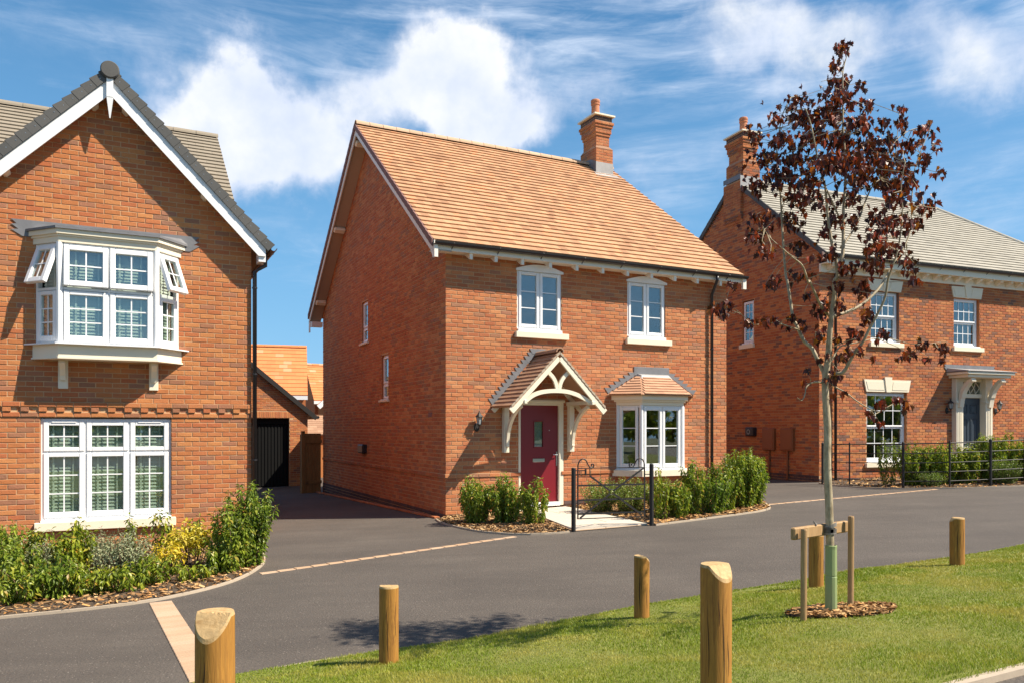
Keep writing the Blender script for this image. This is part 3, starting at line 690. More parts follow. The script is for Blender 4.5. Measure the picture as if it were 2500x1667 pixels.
def in_poly(x, y, P):
    c = False
    for (x1, y1), (x2, y2) in zip(P, P[1:]+P[:1]):
        if (y1 > y) != (y2 > y) and x < (x2-x1)*(y-y1)/(y2-y1)+x1: c = not c
    return c
def chips(name, poly, n, zf, seed, label=None, size=1.0):
    r = np.random.RandomState(seed); xs = [p[0] for p in poly]; ys = [p[1] for p in poly]; pts = []
    while len(pts) < n:
        x, y = r.uniform(min(xs), max(xs)), r.uniform(min(ys), max(ys))
        if in_poly(x, y, poly): pts.append((x, y))
    V = []; 
    for x, y in pts:
        L = r.uniform(.02, .075)*size; w = r.uniform(.006, .020)*size; a = r.uniform(0, 6.28); p = r.uniform(-.35, .35)
        c, s_ = math.cos(a), math.sin(a); z = zf(x, y)+CAMZ+r.uniform(.004, .030); t = r.uniform(-.5, .5)
        for i, j in ((-1, -1), (1, -1), (1, 1), (-1, 1)):
            V.append((x+c*L/2*i-s_*w/2*j, y+s_*L/2*i+c*w/2*j, z+p*L/2*i+t*w*j))
    V = np.array(V); F = np.arange(len(V)).reshape(-1, 4)
    o = link_mesh(name, np_mesh(name, V, F, chipm)); o['kind'] = 'stuff'; return o
BOXZ = lambda h: (lambda x, y: R(x, y)+h)
aO, bO = Vector((-1.22, 14.3)), Vector((-4.27, 12.75)); ax_, bx_ = Vector((.8944, .4472)), Vector((-.4472, .8944))
def Bp(s, t): p = aO+ax_*s+bx_*t; return (p.x, p.y)
def Ap(s, t): p = bO+ax_*s+bx_*t; return (p.x, p.y)
bedA_edge = smooth_path([(-6.8, 6.35), (-5.6, 6.85), (-4.72, 7.17), (-4.05, 7.41), (-3.55, 7.72), (-3.21, 8.22), (-3.06, 8.8), (-3.09, 9.58), (-3.25, 10.2), (-3.5, 10.9), (-4.0, 12.2)])
bedA = bedA_edge+[Ap(.02, 0), Ap(-3.6, 0), (-8.5, 10.6)]
bedBL_edge = smooth_path([(-1.36, 14.0), (-1.2, 13.4), (-.84, 12.66), (-.45, 12.05), (.06, 11.62), (.48, 11.57), (.86, 11.66)])
bedBL = bedBL_edge+[(.50, 13.6), Bp(1.45, 0), Bp(0, 0)]
bedBR_edge = smooth_path([(2.24, 12.14), (3.01, 12.62), (3.88, 13.18), (4.38, 13.58), (4.66, 14.07), (4.85, 15.2), (4.9, 17.0)])
bedBR = bedBR_edge+[Bp(6.65, 0), Bp(2.55, 0), (1.15, 15.29)]
bedC_edge = smooth_path([(7.72, 19.55), (7.75, 18.6), (8.2, 17.3), (9.23, 16.72), (10.93, 16.62), (13, 17.0), (17, 18.3)])
bedC = bedC_edge+[(18.2, 23.9), (7.95, 20.0)]
for nm, pl, ed, n, sd in (('mulch_bed', bedA, bedA_edge, 11000, 1), ('mulch_bed', bedBL, bedBL_edge, 3600, 2), ('mulch_bed', bedBR, bedBR_edge, 7000, 3), ('mulch_bed', bedC, bedC_edge, 6000, 4)):
    poly_sheet(nm, pl, BOXZ(.02), soil, .35, .012)
    chips('bark_chips', pl, n, BOXZ(.02), sd, size=1.15 if sd > 1 else 1.0)
    strip('bed_edging', ed, .032, R, .026, kerbm)
# light paved path from the gate to the burgundy door
pa = [Bp(1.45, -.02), Bp(2.55, -.02), (1.15, 15.2), (2.16, 12.2), (.93, 11.76), (.50, 13.6)]
pth = poly_sheet('path', pa, BOXZ(.012), mortarC, .5)
def paver_obj(parent, c, ax, L, Wd, z, mt, h=.02, nm='paving_slab', b=.004):
    me_key = (nm, round(L, 3), round(Wd, 3))
    if me_key not in BMESH:
        v = [(-L/2, -Wd/2, -.03), (L/2, -Wd/2, -.03), (L/2, Wd/2, -.03), (-L/2, Wd/2, -.03), (-L/2, -Wd/2, -b), (L/2, -Wd/2, -b), (L/2, Wd/2, -b), (-L/2, Wd/2, -b), (-L/2+b, -Wd/2+b, 0), (L/2-b, -Wd/2+b, 0), (L/2-b, Wd/2-b, 0), (-L/2+b, Wd/2-b, 0)]
        f = [(0, 1, 5, 4), (1, 2, 6, 5), (2, 3, 7, 6), (3, 0, 4, 7), (4, 5, 9, 8), (5, 6, 10, 9), (6, 7, 11, 10), (7, 4, 8, 11), (8, 9, 10, 11)]
        BMESH[me_key] = np_mesh(nm, np.array(v), np.array(f), mt)
    o = link_mesh(nm, BMESH[me_key], parent); o.location = (c[0], c[1], z+CAMZ); o.rotation_euler = (0, 0, ax); return o
# slabs of the path laid in rows between its two edges
rowsP = 6; Lft = [Vector(Bp(1.47, -.03)), Vector((.53, 13.6)), Vector((.95, 11.8))]; Rgt = [Vector(Bp(2.53, -.03)), Vector((1.16, 15.2)), Vector((2.13, 12.2))]
def lerp_path(P, t):
    d = [(P[i+1]-P[i]).length for i in range(len(P)-1)]; T = t*sum(d)
    for i, q in enumerate(d):
        if T <= q+1e-6: return P[i].lerp(P[i+1], T/q)
        T -= q
    return P[-1]
rr = random.Random(4)
for i in range(rowsP):
    l0, l1, r0, r1 = lerp_path(Lft, i/rowsP), lerp_path(Lft, (i+1)/rowsP), lerp_path(Rgt, i/rowsP), lerp_path(Rgt, (i+1)/rowsP)
    cuts = [0, .42, 1] if i % 2 else [0, .62, 1]
    for k in range(2):
        q = [l0.lerp(r0, cuts[k]), l0.lerp(r0, cuts[k+1]), l1.lerp(r1, cuts[k+1]), l1.lerp(r1, cuts[k])]; c = sum(q, Vector((0, 0)))/4
        q = [c+(p-c)*(1-.006/max(.01, (p-c).length)) for p in q]; z = R(c.x, c.y)+.032; mb = MB()
        mb.loft([[(p.x, p.y, R(p.x, p.y)+h) for p in q] for h in (.0, .028)]+[[((c+(p-c)*.99).x, (c+(p-c)*.99).y, R(p.x, p.y)+.032) for p in q]])
        ob = link_mesh('paving_slab', mb.mesh('paving_slab', slabm, -CAMZ), pth)
# block-paved threshold lines: single rows of brick pavers
def paver_row(name, p0, p1, n, wd, lab=None):
    p0, p1 = Vector(p0), Vector(p1); L = (p1-p0).length; n = n or int(L/.21); d = (p1-p0)/n; a = math.atan2(d.y, d.x)
    t = bpy.data.objects.new(name, None); COL.objects.link(t); t['kind'] = 'structure'
    for i in range(n):
        c = p0+d*(i+.5); paver_obj(t, c, a, d.length-.006, wd, R(c.x, c.y)+.006, paver, nm='paver')
paver_row('paver_line', (-2.93, 9.05), (.05, 11.45), 18, .10)
paver_row('paver_line', (4.79, 14.62), (9.1, 16.68), 22, .10)
# wider diagonal band of pavers across the lower road, three blocks wide
dg0, dg1 = Vector((-3.46, 7.66)), Vector((-2.0, 5.1)); dd_ = (dg1-dg0).normalized(); dn_ = Vector((-dd_.y, dd_.x)); an = math.atan2(dd_.y, dd_.x)
t = bpy.data.objects.new('paver_band', None); COL.objects.link(t); t['kind'] = 'structure'
for i in range(int((dg1-dg0).length/.104)):
    for j in (0,):
        c = dg0+dd_*(.104*(i+.5)); paver_obj(t, c, an, .098, .205, R(c.x, c.y)+.006, paver, nm='paver')
# brick edging at the foot of the long side wall of the middle house
t = bpy.data.objects.new('brick_edging', None); COL.objects.link(t); t['kind'] = 'structure'
for i in range(44):
    c = aO+bx_*(.1+.225*i)-ax_*.17; paver_obj(t, c, math.atan2(bx_.y, bx_.x), .215, .10, R(c.x, c.y)+.035, brickB, nm='edging_brick')

# ================================================================== middle house (B)
ANG = math.atan2(.4472, .8944)
HB = empty('brick_house', (-1.22, 14.3, -1.66), ANG, 'brick house in the middle with orange tiled roof and burgundy front door', 'house')
SL = .746
zroofB = lambda t: 3.358+SL*(t+.30)
rowz = lambda z0, k: z0+.075*k
Z0B = -1.57
def prB(z):   # which courses stand proud
    return -.022 if abs(z-(Z0B+.075*9)) < .01 else 0
wB = brick_wall(HB, 'front_wall', 0, 0, 0, lambda z: 0, lambda z: 6.69, Z0B, 3.27,
    [(1.478, 2.461, 1.84, 3.07), (4.037, 5.004, 1.84, 3.07), (1.504, 2.51, Z0B, .56), (3.79, 5.46, -.84, .50)], brickB, mortar, 300)
SW = lambda z: max(0, (z-3.20)/SL-.3)
gab = [(0, 3.27), (9.8, 3.27), (9.8, zroofB(0)-.16), (4.9, zroofB(4.9)-.16), (0, zroofB(0)-.16)]
wBs = brick_wall(HB, 'side_wall', 0, 9.8, -math.pi/2, SW, lambda z: 9.8-SW(z), Z0B, 3.27,
    [(9.8-5.611, 9.8-5.095, 2.11, 3.12), (9.8-3.962, 9.8-3.456, .665, 1.68)], brickB, mortar, 300, gable=gab)
mb = MB(); mb.box(.02, 6.67, .13, 9.78, -1.9, -1.5); mb.box(6.55, 6.68, .02, 9.78, -1.9, 3.4); mb.box(.02, 6.68, 9.66, 9.79, -1.9, 3.4)
mb.prism([(0.02, 3.3), (9.79, 3.3), (4.9, 7.0)], 0, .1, Matrix.Translation((6.62, 0, 0)) @ Matrix(((0, 1, 0, 0), (1, 0, 0, 0), (0, 0, 1, 0), (0, 0, 0, 1))))
mb.build('rear_wall', brickB, HB)
# blue brick plinth, stepping up with the ground
br = []
def plinth(px, py, ang, x0, x1, zt, n, par, lim=0):
    M = basis(px, py, ang); b = []
    for k in range(n):
        z = zt-.075*(k+1)+.01; j = 0; off = (k % 2)*.1125
        x = x0-off
        while x < x1:
            s0, s1 = max(x, x0), min(x+.215, x1)
            if s1-s0 > .03: b.append((s0, z, s1-s0 if abs(s1-s0-BL) > .001 else BL, BH, -.006))
            x += .225
    mm = MB(M).box(x0, x1, .004, .1, zt-.075*n, zt-.002).build('plinth', mortar, par); lay_bricks(par, mm, M, ang, b, brickK, lim)
plinth(0, 0, 0, 0, 1.2, -1.57, 3, HB, 12); plinth(0, 0, 0, 2.52, 6.69, -1.42, 4, HB, 60); plinth(0, 0, 0, 1.2, 1.5, -1.42, 4, HB, 4)
plinth(0, 9.8, -math.pi/2, 0, 9.8, -1.57, 5, HB, 100)
# projecting band course
def band(par, px, py, ang, x0, x1, z, out, mt, cuts=(), lim=0, L=.225, H=BH):
    M = basis(px, py, ang); b = []; x = x0
    while x < x1-.03:
        l = min(L-.01, x1-x)
        if not any(c[0] < x+l/2 < c[1] for c in cuts): b.append((x, z, BL if abs(l-BL) < .001 else l, H, -out))
        x += L
    segs = [(x0, x1)]
    for c in cuts: segs = [q for s_ in segs for q in ((s_[0], min(s_[1], c[0])), (max(s_[0], c[1]), s_[1])) if q[1]-q[0] > .02]
    mm = MB(M)
    for a, c in segs: mm.box(a, c, -out+.006, .02, z-.004, z+H+.004)
    o = mm.build('band_course', mortar, par); lay_bricks(par, o, M, ang, b, mt, lim)
band(HB, 0, 0, 0, -.018, 6.70, Z0B+.075*9, .02, brickB, [(1.45, 2.56)], 25)
band(HB, 0, 9.8, -math.pi/2, 0, 9.8, Z0B+.075*9, .02, brickB, [], 44)
# dim rooms behind the glass
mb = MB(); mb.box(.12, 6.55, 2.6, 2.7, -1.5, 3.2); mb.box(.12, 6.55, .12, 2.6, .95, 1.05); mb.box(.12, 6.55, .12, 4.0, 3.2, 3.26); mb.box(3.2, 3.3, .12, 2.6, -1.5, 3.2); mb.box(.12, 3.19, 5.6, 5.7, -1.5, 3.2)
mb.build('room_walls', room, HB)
# roof
roofB = tiled_slope(HB, 'roof', (-.35, -.30, 3.358), (1, 0, 0), (0, 1, SL), 7.28, 5.2*math.hypot(1, SL), .21, .165, tileB, 300, tileB, stagger=True, tail=.034)
mb = MB(); k = zroofB(4.9); mb.add([(-.35, 4.9, k-.01), (6.93, 4.9, k-.01), (6.93, 10.1, 3.348), (-.35, 10.1, 3.348), (-.35, 4.9, k-.06), (6.93, 4.9, k-.06), (6.93, 10.1, 3.298), (-.35, 10.1, 3.298)],
   [(0, 1, 2, 3), (7, 6, 5, 4), (0, 4, 5, 1), (1, 5, 6, 2), (2, 6, 7, 3), (3, 7, 4, 0)]); mb.build('rear_slope', tileB, roofB)
ridge_tiles(HB, roofB, (-.36, 4.9, k+.03), (6.94, 4.9, k+.03), .33, .115, ridge_m)
def rake_box(mb, s0, s1, t0, t1, lo, hi, zf, rear=None):
    """box following the rake between t0 and t1, lo..hi above the roof line"""
    mb.add([(s0, t0, zf(t0)+lo), (s1, t0, zf(t0)+lo), (s1, t1, zf(t1)+lo), (s0, t1, zf(t1)+lo), (s0, t0, zf(t0)+hi), (s1, t0, zf(t0)+hi), (s1, t1, zf(t1)+hi), (s0, t1, zf(t1)+hi)],
           [(0, 3, 2, 1), (4, 5, 6, 7), (0, 1, 5, 4), (1, 2, 6, 5), (2, 3, 7, 6), (3, 0, 4, 7)])
zF = zroofB; zR = lambda t: zroofB(9.8-t)
n = 31
for zf, ta, tb in ((zF, -.30, 4.9), (zR, 10.1, 4.9)):
    for i in range(n):
        t0 = ta+(tb-ta)*i/n; t1 = ta+(tb-ta)*(i+1)/n-.004*(1 if tb > ta else -1)
        m_ = MB(); d = .018; m_.add([(-.385, t0, zf(t0)-.10), (-.352, t0, zf(t0)-.10), (-.352, t1, zf(t1)-.112), (-.385, t1, zf(t1)-.112), (-.385, t0, zf(t0)+.035), (-.352, t0, zf(t0)+.035), (-.352, t1, zf(t1)+.018), (-.385, t1, zf(t1)+.018)],
            [(0, 3, 2, 1), (4, 5, 6, 7), (0, 1, 5, 4), (1, 2, 6, 5), (2, 3, 7, 6), (3, 0, 4, 7)])
        m_.build('verge_tile', terra_shade, roofB)
    mb = MB(); rake_box(mb, -.35, -.325, ta, tb, -.25, -.06, zf); mb.build('bargeboard', barge, HB)
    mb = MB(); rake_box(mb, -.324, .0, ta, tb, -.175, -.155, zf); mb.build('soffit', soffit, HB)
    mb = MB(); rake_box(mb, 6.93, 6.95, ta, tb, -.25, -.03, zf); mb.build('bargeboard', barge, HB)
mb = MB(); mb.prism([(-.33, 3.36), (-.33, 3.06), (-.26, 3.06), (-.10, 3.30), (-.03, 3.38)], 0, .024, Matrix.Translation((-.35, 0, 0)) @ Matrix(((0, 1, 0, 0), (1, 0, 0, 0), (0, 0, 1, 0), (0, 0, 0, 1)))); mb.box(-.35, -.28, -.345, -.331, 3.06, 3.3); mb.build('bargeboard_foot', barge, HB)
mb = MB(); mb.box(6.86, 6.95, -.345, -.29, 3.06, 3.3); mb.build('bargeboard_foot', barge, HB)
mb = MB(); mb.box(-.324, -.004, 9.81, 10.05, 3.02, 3.16); mb.box(-.35, -.325, 10.0, 10.12, 2.86, 3.2); mb.build('bargeboard_foot', barge, HB)
for t_, zf in ((9.39, zR), (7.23, zR), (5.10, zR), (4.6, zF), (2.5, zF), (.4, zF)):
    z = zf(t_)-.18; mb = MB(Matrix.Translation((0, t_, z)) @ Matrix.Rotation(math.atan(SL)*(1 if zf is zF else -1), 4, 'X')); mb.bbox(-.31, -.0, -.07, .07, -.11, 0, .03); mb.build('purlin_end', cream, HB)
MB().box(-.35, 6.92, -.288, -.262, 3.205, 3.345).build('fascia', barge, HB)
MB().box(-.32, 6.9, -.262, .0, 3.215, 3.225).build('soffit', barge, HB)
for s_ in (.40, .906, 1.462, 2.068, 2.665, 3.266, 3.865, 4.464, 5.069, 5.664, 6.3):
    MB(Matrix.Translation((s_-.03, 0, 0)) @ Matrix(((0, 1, 0, 0), (1, 0, 0, 0), (0, 0, 1, 0), (0, 0, 0, 1)))).prism([(-.261, 3.214), (-.261, 3.10), (-.232, 3.10), (-.16, 3.14), (-.03, 3.214)], 0, .06).build('eaves_bracket', barge, HB)
gutter(HB, (-.36, -.352, 3.335), (6.97, -.352, 3.335), (0, -1, 0), .058)
pipe(HB, [(6.12, -.352, 3.28), (6.12, -.352, 3.19), (6.22, -.065, 2.92), (6.22, -.065, -1.35)], .034, clips=(2.6, 1.75, .4, -.6))
# chimney
def stack(house, par, s0, s1, t0, t1, z0, z1, mt, mort, name='stack', k0=0, lim=0):
    MB().box(s0+.006, s1-.006, t0+.006, t1-.006, z0, z1).build(name, mort, par)
    for (px, py, an, L) in ((s0, t0, 0, s1-s0), (s0, t1, -math.pi/2, t1-t0), (s1, t0, math.pi/2, t1-t0), (s1, t1, math.pi, s1-s0)):
        b = []; z = z0; k = k0
        while z < z1-.02:
            H = min(BH, z1-z-.004); x = -((k % 2)*.1125)
            while x < L-.02:
                a, c = max(x, .0), min(x+.215, L); x += .225
                if c-a > .03: b.append((a, z, BL if abs(c-a-BL) < .001 else c-a, BH if abs(H-BH) < .001 else H, 0))
            z += .075; k += 1
        lay_bricks(house, par, basis(px, py, an), an, b, mt, lim if an <= 0 else 0)
def chimney(H, s0, s1, t0, t1, zb, zsh, zcor, mt, mort, s1u, t1u, pot, lim):
    nc = 5; ztop = zcor+.075*nc+.15
    ch = MB().box(s0+.02, min(s1, s1u)-.02, t0+.02, min(t1, t1u)-.02, zb, ztop).build('chimney', mort, H)
    stack(H, ch, s0, s1, t0, t1, zb, zsh, mt, mort, 'lower_stack', 0, lim)
    MB().add([(s0-.004, t0-.004, zsh), (s1+.004, t0-.004, zsh), (s1+.004, t1+.004, zsh), (s0-.004, t1+.004, zsh), (s0+.0, t0+.0, zsh+.06), (s1u, t0, zsh+.06), (s1u, t1u, zsh+.06), (s0, t1u, zsh+.06)],
             [(0, 1, 5, 4), (1, 2, 6, 5), (2, 3, 7, 6), (3, 0, 4, 7)]).build('shoulder', tileBay, ch)
    stack(H, ch, s0, s1u, t0, t1u, zsh+.002, zcor, mt, mort, 'upper_stack', 1, lim)
    for k in range(nc):
        d = (.022, .044, .044, .07, .095)[k]
        stack(H, ch, s0-d, s1u+d, t0-d, t1u+d, zcor+.075*k+.0005, zcor+.075*(k+1)-.002, mt, mort, 'corbel_course', k, 4)
    z = zcor+.075*nc; stack(H, ch, s0-.055, s1u+.055, t0-.055, t1u+.055, z+.0005, z+.15, brickK, mort, 'blue_course', 1, 4)
    MB().box(s0-.12, s1u+.12, t0-.12, t1u+.12, z+.15, z+.19).build('cap_slab', stone, ch)
    cs, ct = pot; zt = z+.19
    MB().lathe([(.13, zt), (.125, zt+.05), (.115, zt+.06), (.108, zt+.34), (.108, zt+.35), (.125, zt+.36), (.125, zt+.39), (.112, zt+.40), (.125, zt+.43), (.13, zt+.47), (.115, zt+.50), (.09, zt+.50), (.09, zt+.2)], cs, ct, 18).build('chimney_pot', clay, ch)
    return ch
chB = chimney(HB, 6.13, 6.67, 4.45, 5.25, 6.6, 7.60, 7.93, brickB, mortar, 6.55, 5.10, (6.28, 4.72), 10)
mb = MB(); zz = zroofB
mb.box(6.124, 6.68, 4.444, 4.449, 6.85, 7.22); mb.build('lead_apron', lead_l, chB)
mb = MB(); mb.add([(6.06, 4.445, zz(4.445)+.035), (6.74, 4.445, zz(4.445)+.035), (6.80, 4.20, zz(4.20)+.028), (6.0, 4.20, zz(4.20)+.028)], [(0, 1, 2, 3)]); mb.build('lead_apron', lead_l, chB)
mb = MB(); mb.add([(6.125, 4.45, 6.9), (6.125, 5.2, 7.1), (6.125, 5.2, 7.4), (6.125, 4.72, 7.35), (6.125, 4.45, 7.22)], [(0, 1, 2, 3, 4)]); mb.build('lead_flashing', lead, chB)

# windows of the middle house
F0 = basis(0, 0, 0)
SWP = basis(0, 9.8, -math.pi/2)
for (a, b) in ((1.478, 2.461), (4.037, 5.004)):
    m_ = (a+b)/2
    w = window(HB, F0, a, b, 1.93, 3.07, [dict(x0=a+.035, x1=m_-.012, z0=1.965, z1=3.04, nx=1, nz=3, vent=1), dict(x0=m_+.012, x1=b-.035, z0=1.965, z1=3.04, nx=1, nz=3, vent=1)],
           set_y=.022, fw=.04, sw=(.065, .06, .058), mull=[(m_, .03)], sill=(a-.055, b+.13, 1.755, 1.87, .075))
    # arched head panel over the window
    pts = [(a-.03, 3.045)]+[(a-.03+(b-a+.06)*i/14, 3.085+.10*math.sin(math.pi*i/14)) for i in range(15)]+[(b+.03, 3.045)]
    MB().prism(pts, -.028, .02).build('arched_head', white, w)
    # soldier bricks round the head
    for i in range(15):
        q = (i+.5)/15; x = a-.03+(b-a+.06)*q; z = 3.095+.10*math.sin(math.pi*q); an = (q-.5)*-.55
        o = link_mesh('brick', brick_mesh(i % 10, brickB, (.1, BH)), wB); M_ = Matrix.Translation((x, -.005, z-rootz(HB))) @ Matrix.Rotation(an-math.pi/2+math.pi, 4, 'Y') @ Matrix.Translation((-.0, 0, -BH/2))
        M_ = Matrix.Translation((x, -.005, z-rootz(HB))) @ Matrix.Rotation(-math.pi/2-an*-1, 4, 'Y') @ Matrix.Translation((0, 0, -BH/2)); o.matrix_local = M_
for (ta, tb, za, zb_) in ((5.095, 5.611, 2.11, 3.12), (3.456, 3.962, .665, 1.68)):
    a, b = 9.8-tb, 9.8-ta; zm = za+.36
    window(HB, SWP, a, b, za, zb_, [dict(x0=a+.035, x1=b-.035, z0=zm+.015, z1=zb_-.035, nx=1, nz=1), dict(x0=a+.035, x1=b-.035, z0=za+.035, z1=zm-.015, nx=1, nz=1)], set_y=.05, trans=[(a+.04, b-.04, zm, .03)], sw=.05,
           sill=(a-.1, b+.1, za-.05, za-.004, .05), name='narrow_window')
mb = MB(SWP); mb.bbox(9.8-5.6, 9.8-5.15, -.12, 0, -.58, -.37, .02); mb.build('black_vent_box', black, HB)
for t_, z in ((.80, .28), (6.67, 2.98)): MB(SWP).box(9.8-t_-.1, 9.8-t_+.1, -.004, .01, z-.04, z+.04).build('air_brick', terra_shade, HB)

# front door
mb = MB(); mb.bbox(1.504, 1.556, .0, .10, -1.50, .56, .01); mb.bbox(2.405, 2.51, .0, .10, -1.50, .56, .01); mb.bbox(1.556, 2.405, .001, .10, .47, .559, .01); fr_ = mb.build('door_frame', cream, HB)
MB().bbox(1.49, 2.53, -.025, -.001, .525, .575, .008).build('head_trim', cream, fr_)
mb = MB(); mb.box(1.558, 2.403, .05, .095, -1.42, -.345); mb.box(1.558, 1.868, .05, .095, -.345, .155); mb.box(2.067, 2.403, .05, .095, -.345, .155); mb.box(1.558, 2.403, .05, .095, .155, .468); dl = mb.build('front_door', door_red, HB)
mb = MB(); ring_mb(mb, 1.852, 2.083, -.36, .17, .022, .035, .055); mb.build('glazing_bead', door_red, dl)
MB().box(1.868, 2.067, .062, .068, -.345, .155).build('pane', glass, dl)
mb = MB(); mb.box(1.86, 2.075, .088, .094, -.35, .16); mb.build('obscured_glass', plain('frosted_glass', (.30, .33, .32), .35, 30, .35, .004), dl)
mb = MB(); mb.bbox(1.84, 2.10, .036, .05, -.638, -.57, .005); lp = mb.build('letter_plate', chrome, dl)
mb = MB(); mb.box(2.362, 2.384, .038, .05, -.72, -.44); mb.tube([(2.373, .04, -.50), (2.373, .005, -.50), (2.27, .0, -.50)], .009, 7); mb.build('door_handle', chrome, dl)
mb = MB(); mb.lathe([(.011, .302-.31), (.011, .0)], 0, 0, 8, Matrix.Translation((2.21, .048, -.02)) @ Matrix.Rotation(math.pi/2, 4, 'X')); mb.build('spy_hole', chrome, dl)
MB().bbox(1.556, 2.405, -.05, .09, -1.50, -1.425, .008).build('door_sill', white, HB)

# gabled canopy over the door
def facet(house, name, E0, E1, T0, T1, gauge, tw, mt, lim, depth=.03, tail=.014):
    E0, E1, T0, T1 = map(Vector, (E0, E1, T0, T1)); a = (E1-E0).normalized(); u = (T0-E0); u = (u-a*u.dot(a)); L = u.length; u.normalize(); W_ = (E1-E0).length
    ta, tb = (T0-E0).dot(a), (T1-E0).dot(a)
    return tiled_slope(house, name, E0, a, u, W_, L, gauge, tw, mt, lim, mt, clip=lambda d: (ta*d/L, W_+(tb-W_)*d/L), depth=depth, tail=tail)
CAN = HB
cl = facet(CAN, 'canopy_roof', (.93, 0, .42), (.93, -.86, .42), (1.925, 0, 1.43), (1.925, -.86, 1.43), .108, .165, tileP, 60, .02, .022)
cr = facet(CAN, 'canopy_roof', (2.92, -.86, .42), (2.92, 0, .42), (1.925, -.86, 1.43), (1.925, 0, 1.43), .108, .165, tileP, 60, .02, .022)
ridge_tiles(HB, cl, (1.925, -.88, 1.455), (1.925, 0, 1.455), .44, .085, tileP)
for sg in (-1, 1):
    cx = 1.925; f = lambda s, z: (cx+sg*s, z)
    # verge mortar, bargeboards, wall rafter
    for i in range(13):
        q0, q1 = i/13, (i+1)/13-.006; p = lambda q, dz: (cx+sg*(1.0*(1-q)), -.868, .415+1.01*q+dz)
        MB().add([p(q0, -.02), p(q1, -.032), p(q1, .012), p(q0, .028), tuple(Vector(p(q0, -.02))+Vector((0, .03, 0))), tuple(Vector(p(q1, -.032))+Vector((0, .03, 0))), tuple(Vector(p(q1, .012))+Vector((0, .03, 0))), tuple(Vector(p(q0, .028))+Vector((0, .03, 0)))],
                 [(0, 1, 2, 3), (7, 6, 5, 4), (0, 4, 5, 1), (1, 5, 6, 2), (2, 6, 7, 3), (3, 7, 4, 0)]).build('verge_tile', kerbm, cl)
    MB().ribbon([(cx+sg*1.0, -.835, .325), (cx+sg*.02, -.835, 1.325)], (0, 1, 0), .045, .115).build('canopy_rafter', cream, HB)
    MB().ribbon([(cx+sg*.98, -.035, .345), (cx+sg*.02, -.035, 1.325)], (0, 1, 0), .05, .09).build('canopy_rafter', cream, HB)
    MB().ribbon([(cx+sg*.68, -.80, .505), (cx+sg*.68, -.0, .505)], (1, 0, 0), .07, .07).build('canopy_plate', cream, HB)
    # gallows bracket: wall post and curved brace
    s_ = cx+sg*.72
    mb = MB(); mb.bbox(s_-.055, s_+.055, -.10, -.0, -.445, .47, .008); mb.lathe([(.035, -.006), (.035, .0)], 0, 0, 14, Matrix.Translation((s_, -.103, -.385)) @ Matrix.Rotation(math.pi/2, 4, 'X')); ps = mb.build('bracket_post', cream, HB)
    P_ = [(s_, -.115, -.30), (s_, -.125, -.20), (s_, -.16, -.05), (s_, -.24, .10), (s_, -.36, .24), (s_, -.52, .36), (s_, -.70, .43)]
    MB().ribbon(P_, (1, 0, 0), .06, .06).build('curved_brace', cream, HB)
    mb = MB(); mb.bbox(s_-.035, s_+.035, -.15, -.10, -.335, -.29, .01); mb.build('bracket_foot', cream, ps)
    MB().bbox(s_-.03, s_+.03, -.88, -.70, .46, .535, .008).build('plate_end', cream, HB)
def arc(P, n=5):
    out = []
    for i in range(len(P)-1):
        p0, p1, p2, p3 = [Vector(P[max(0, min(len(P)-1, k))]) for k in (i-1, i, i+1, i+2)]
        for k in range(n):
            t = k/n; out.append(tuple(.5*((2*p1)+(-p0+p2)*t+(2*p0-5*p1+4*p2-p3)*t*t+(-p0+3*p1-3*p2+p3)*t**3)))
    out.append(tuple(P[-1])); return out
y = -.79
MB().ribbon(arc([(1.25, y, .523), (1.382, y, .615), (1.542, y, .675), (1.73, y, .705), (1.93, y, .712), (2.12, y, .70), (2.31, y, .655), (2.46, y, .595), (2.62, y, .521)]), (0, 1, 0), .05, .075).build('tie_beam', cream, HB)
for sg in (-1, 1): MB().ribbon(arc([(1.925+sg*.02, y+.002, .735), (1.925+sg*.055, y+.002, .865), (1.925+sg*.115, y+.002, .965), (1.925+sg*.215, y+.002, 1.06)]), (0, 1, 0), .045, .07).build('curved_strut', cream, HB)
# stepped lead flashings
def steps(par, M, p0, p1, n, sg, w=.12, mt=lead):
    for i in range(n):
        q = (i+.5)/n; x = p0[0]+(p1[0]-p0[0])*q; z = p0[1]+(p1[1]-p0[1])*q
        MB(M).prism([(x-sg*.02, z-.07), (x+sg*.09, z+.02), (x+sg*.06, z+.055), (x-sg*w*.9, z+.055)], -.012-.0008*(i % 2), -.001).build('lead_step', mt, par)
steps(cl, F0, (.93, .49), (1.83, 1.47), 13, 1)
steps(cr, F0, (2.92, .49), (2.02, 1.47), 13, -1)
MB().prism([(1.80, 1.46), (2.03, 1.46), (2.10, 1.56), (1.74, 1.56)], -.016, -.0015).build('lead_cap', lead, cl)

# canted bay window
pts = [(3.79, 0.0), (4.10, -.40), (5.13, -.40), (5.46, 0.0)]
def poly_off(P, d):
    """grow an open bay outline outwards by d, ends kept on the wall"""
    out = []
    for i, p in enumerate(P):
        p = Vector(p)
        ns = []
        if i > 0: e = (p-Vector(P[i-1])).normalized(); ns.append(Vector((e.y, -e.x)))
        if i < len(P)-1: e = (Vector(P[i+1])-p).normalized(); ns.append(Vector((e.y, -e.x)))
        if len(ns) == 1:
            sgn = -1 if i == 0 else 1; q = p+Vector((sgn*d/abs(ns[0].x) if abs(ns[0].x) > .05 else 0, 0)); out.append((q.x, p.y))
        else:
            m_ = (ns[0]+ns[1]).normalized(); q = p+m_*(d/max(.3, m_.dot(ns[0]))); out.append((q.x, q.y))
    return out
def bay_slab(P, d, z0, z1, name, mt, par): return MB().plan(poly_off(P, d), z0, z1).build(name, mt, par)
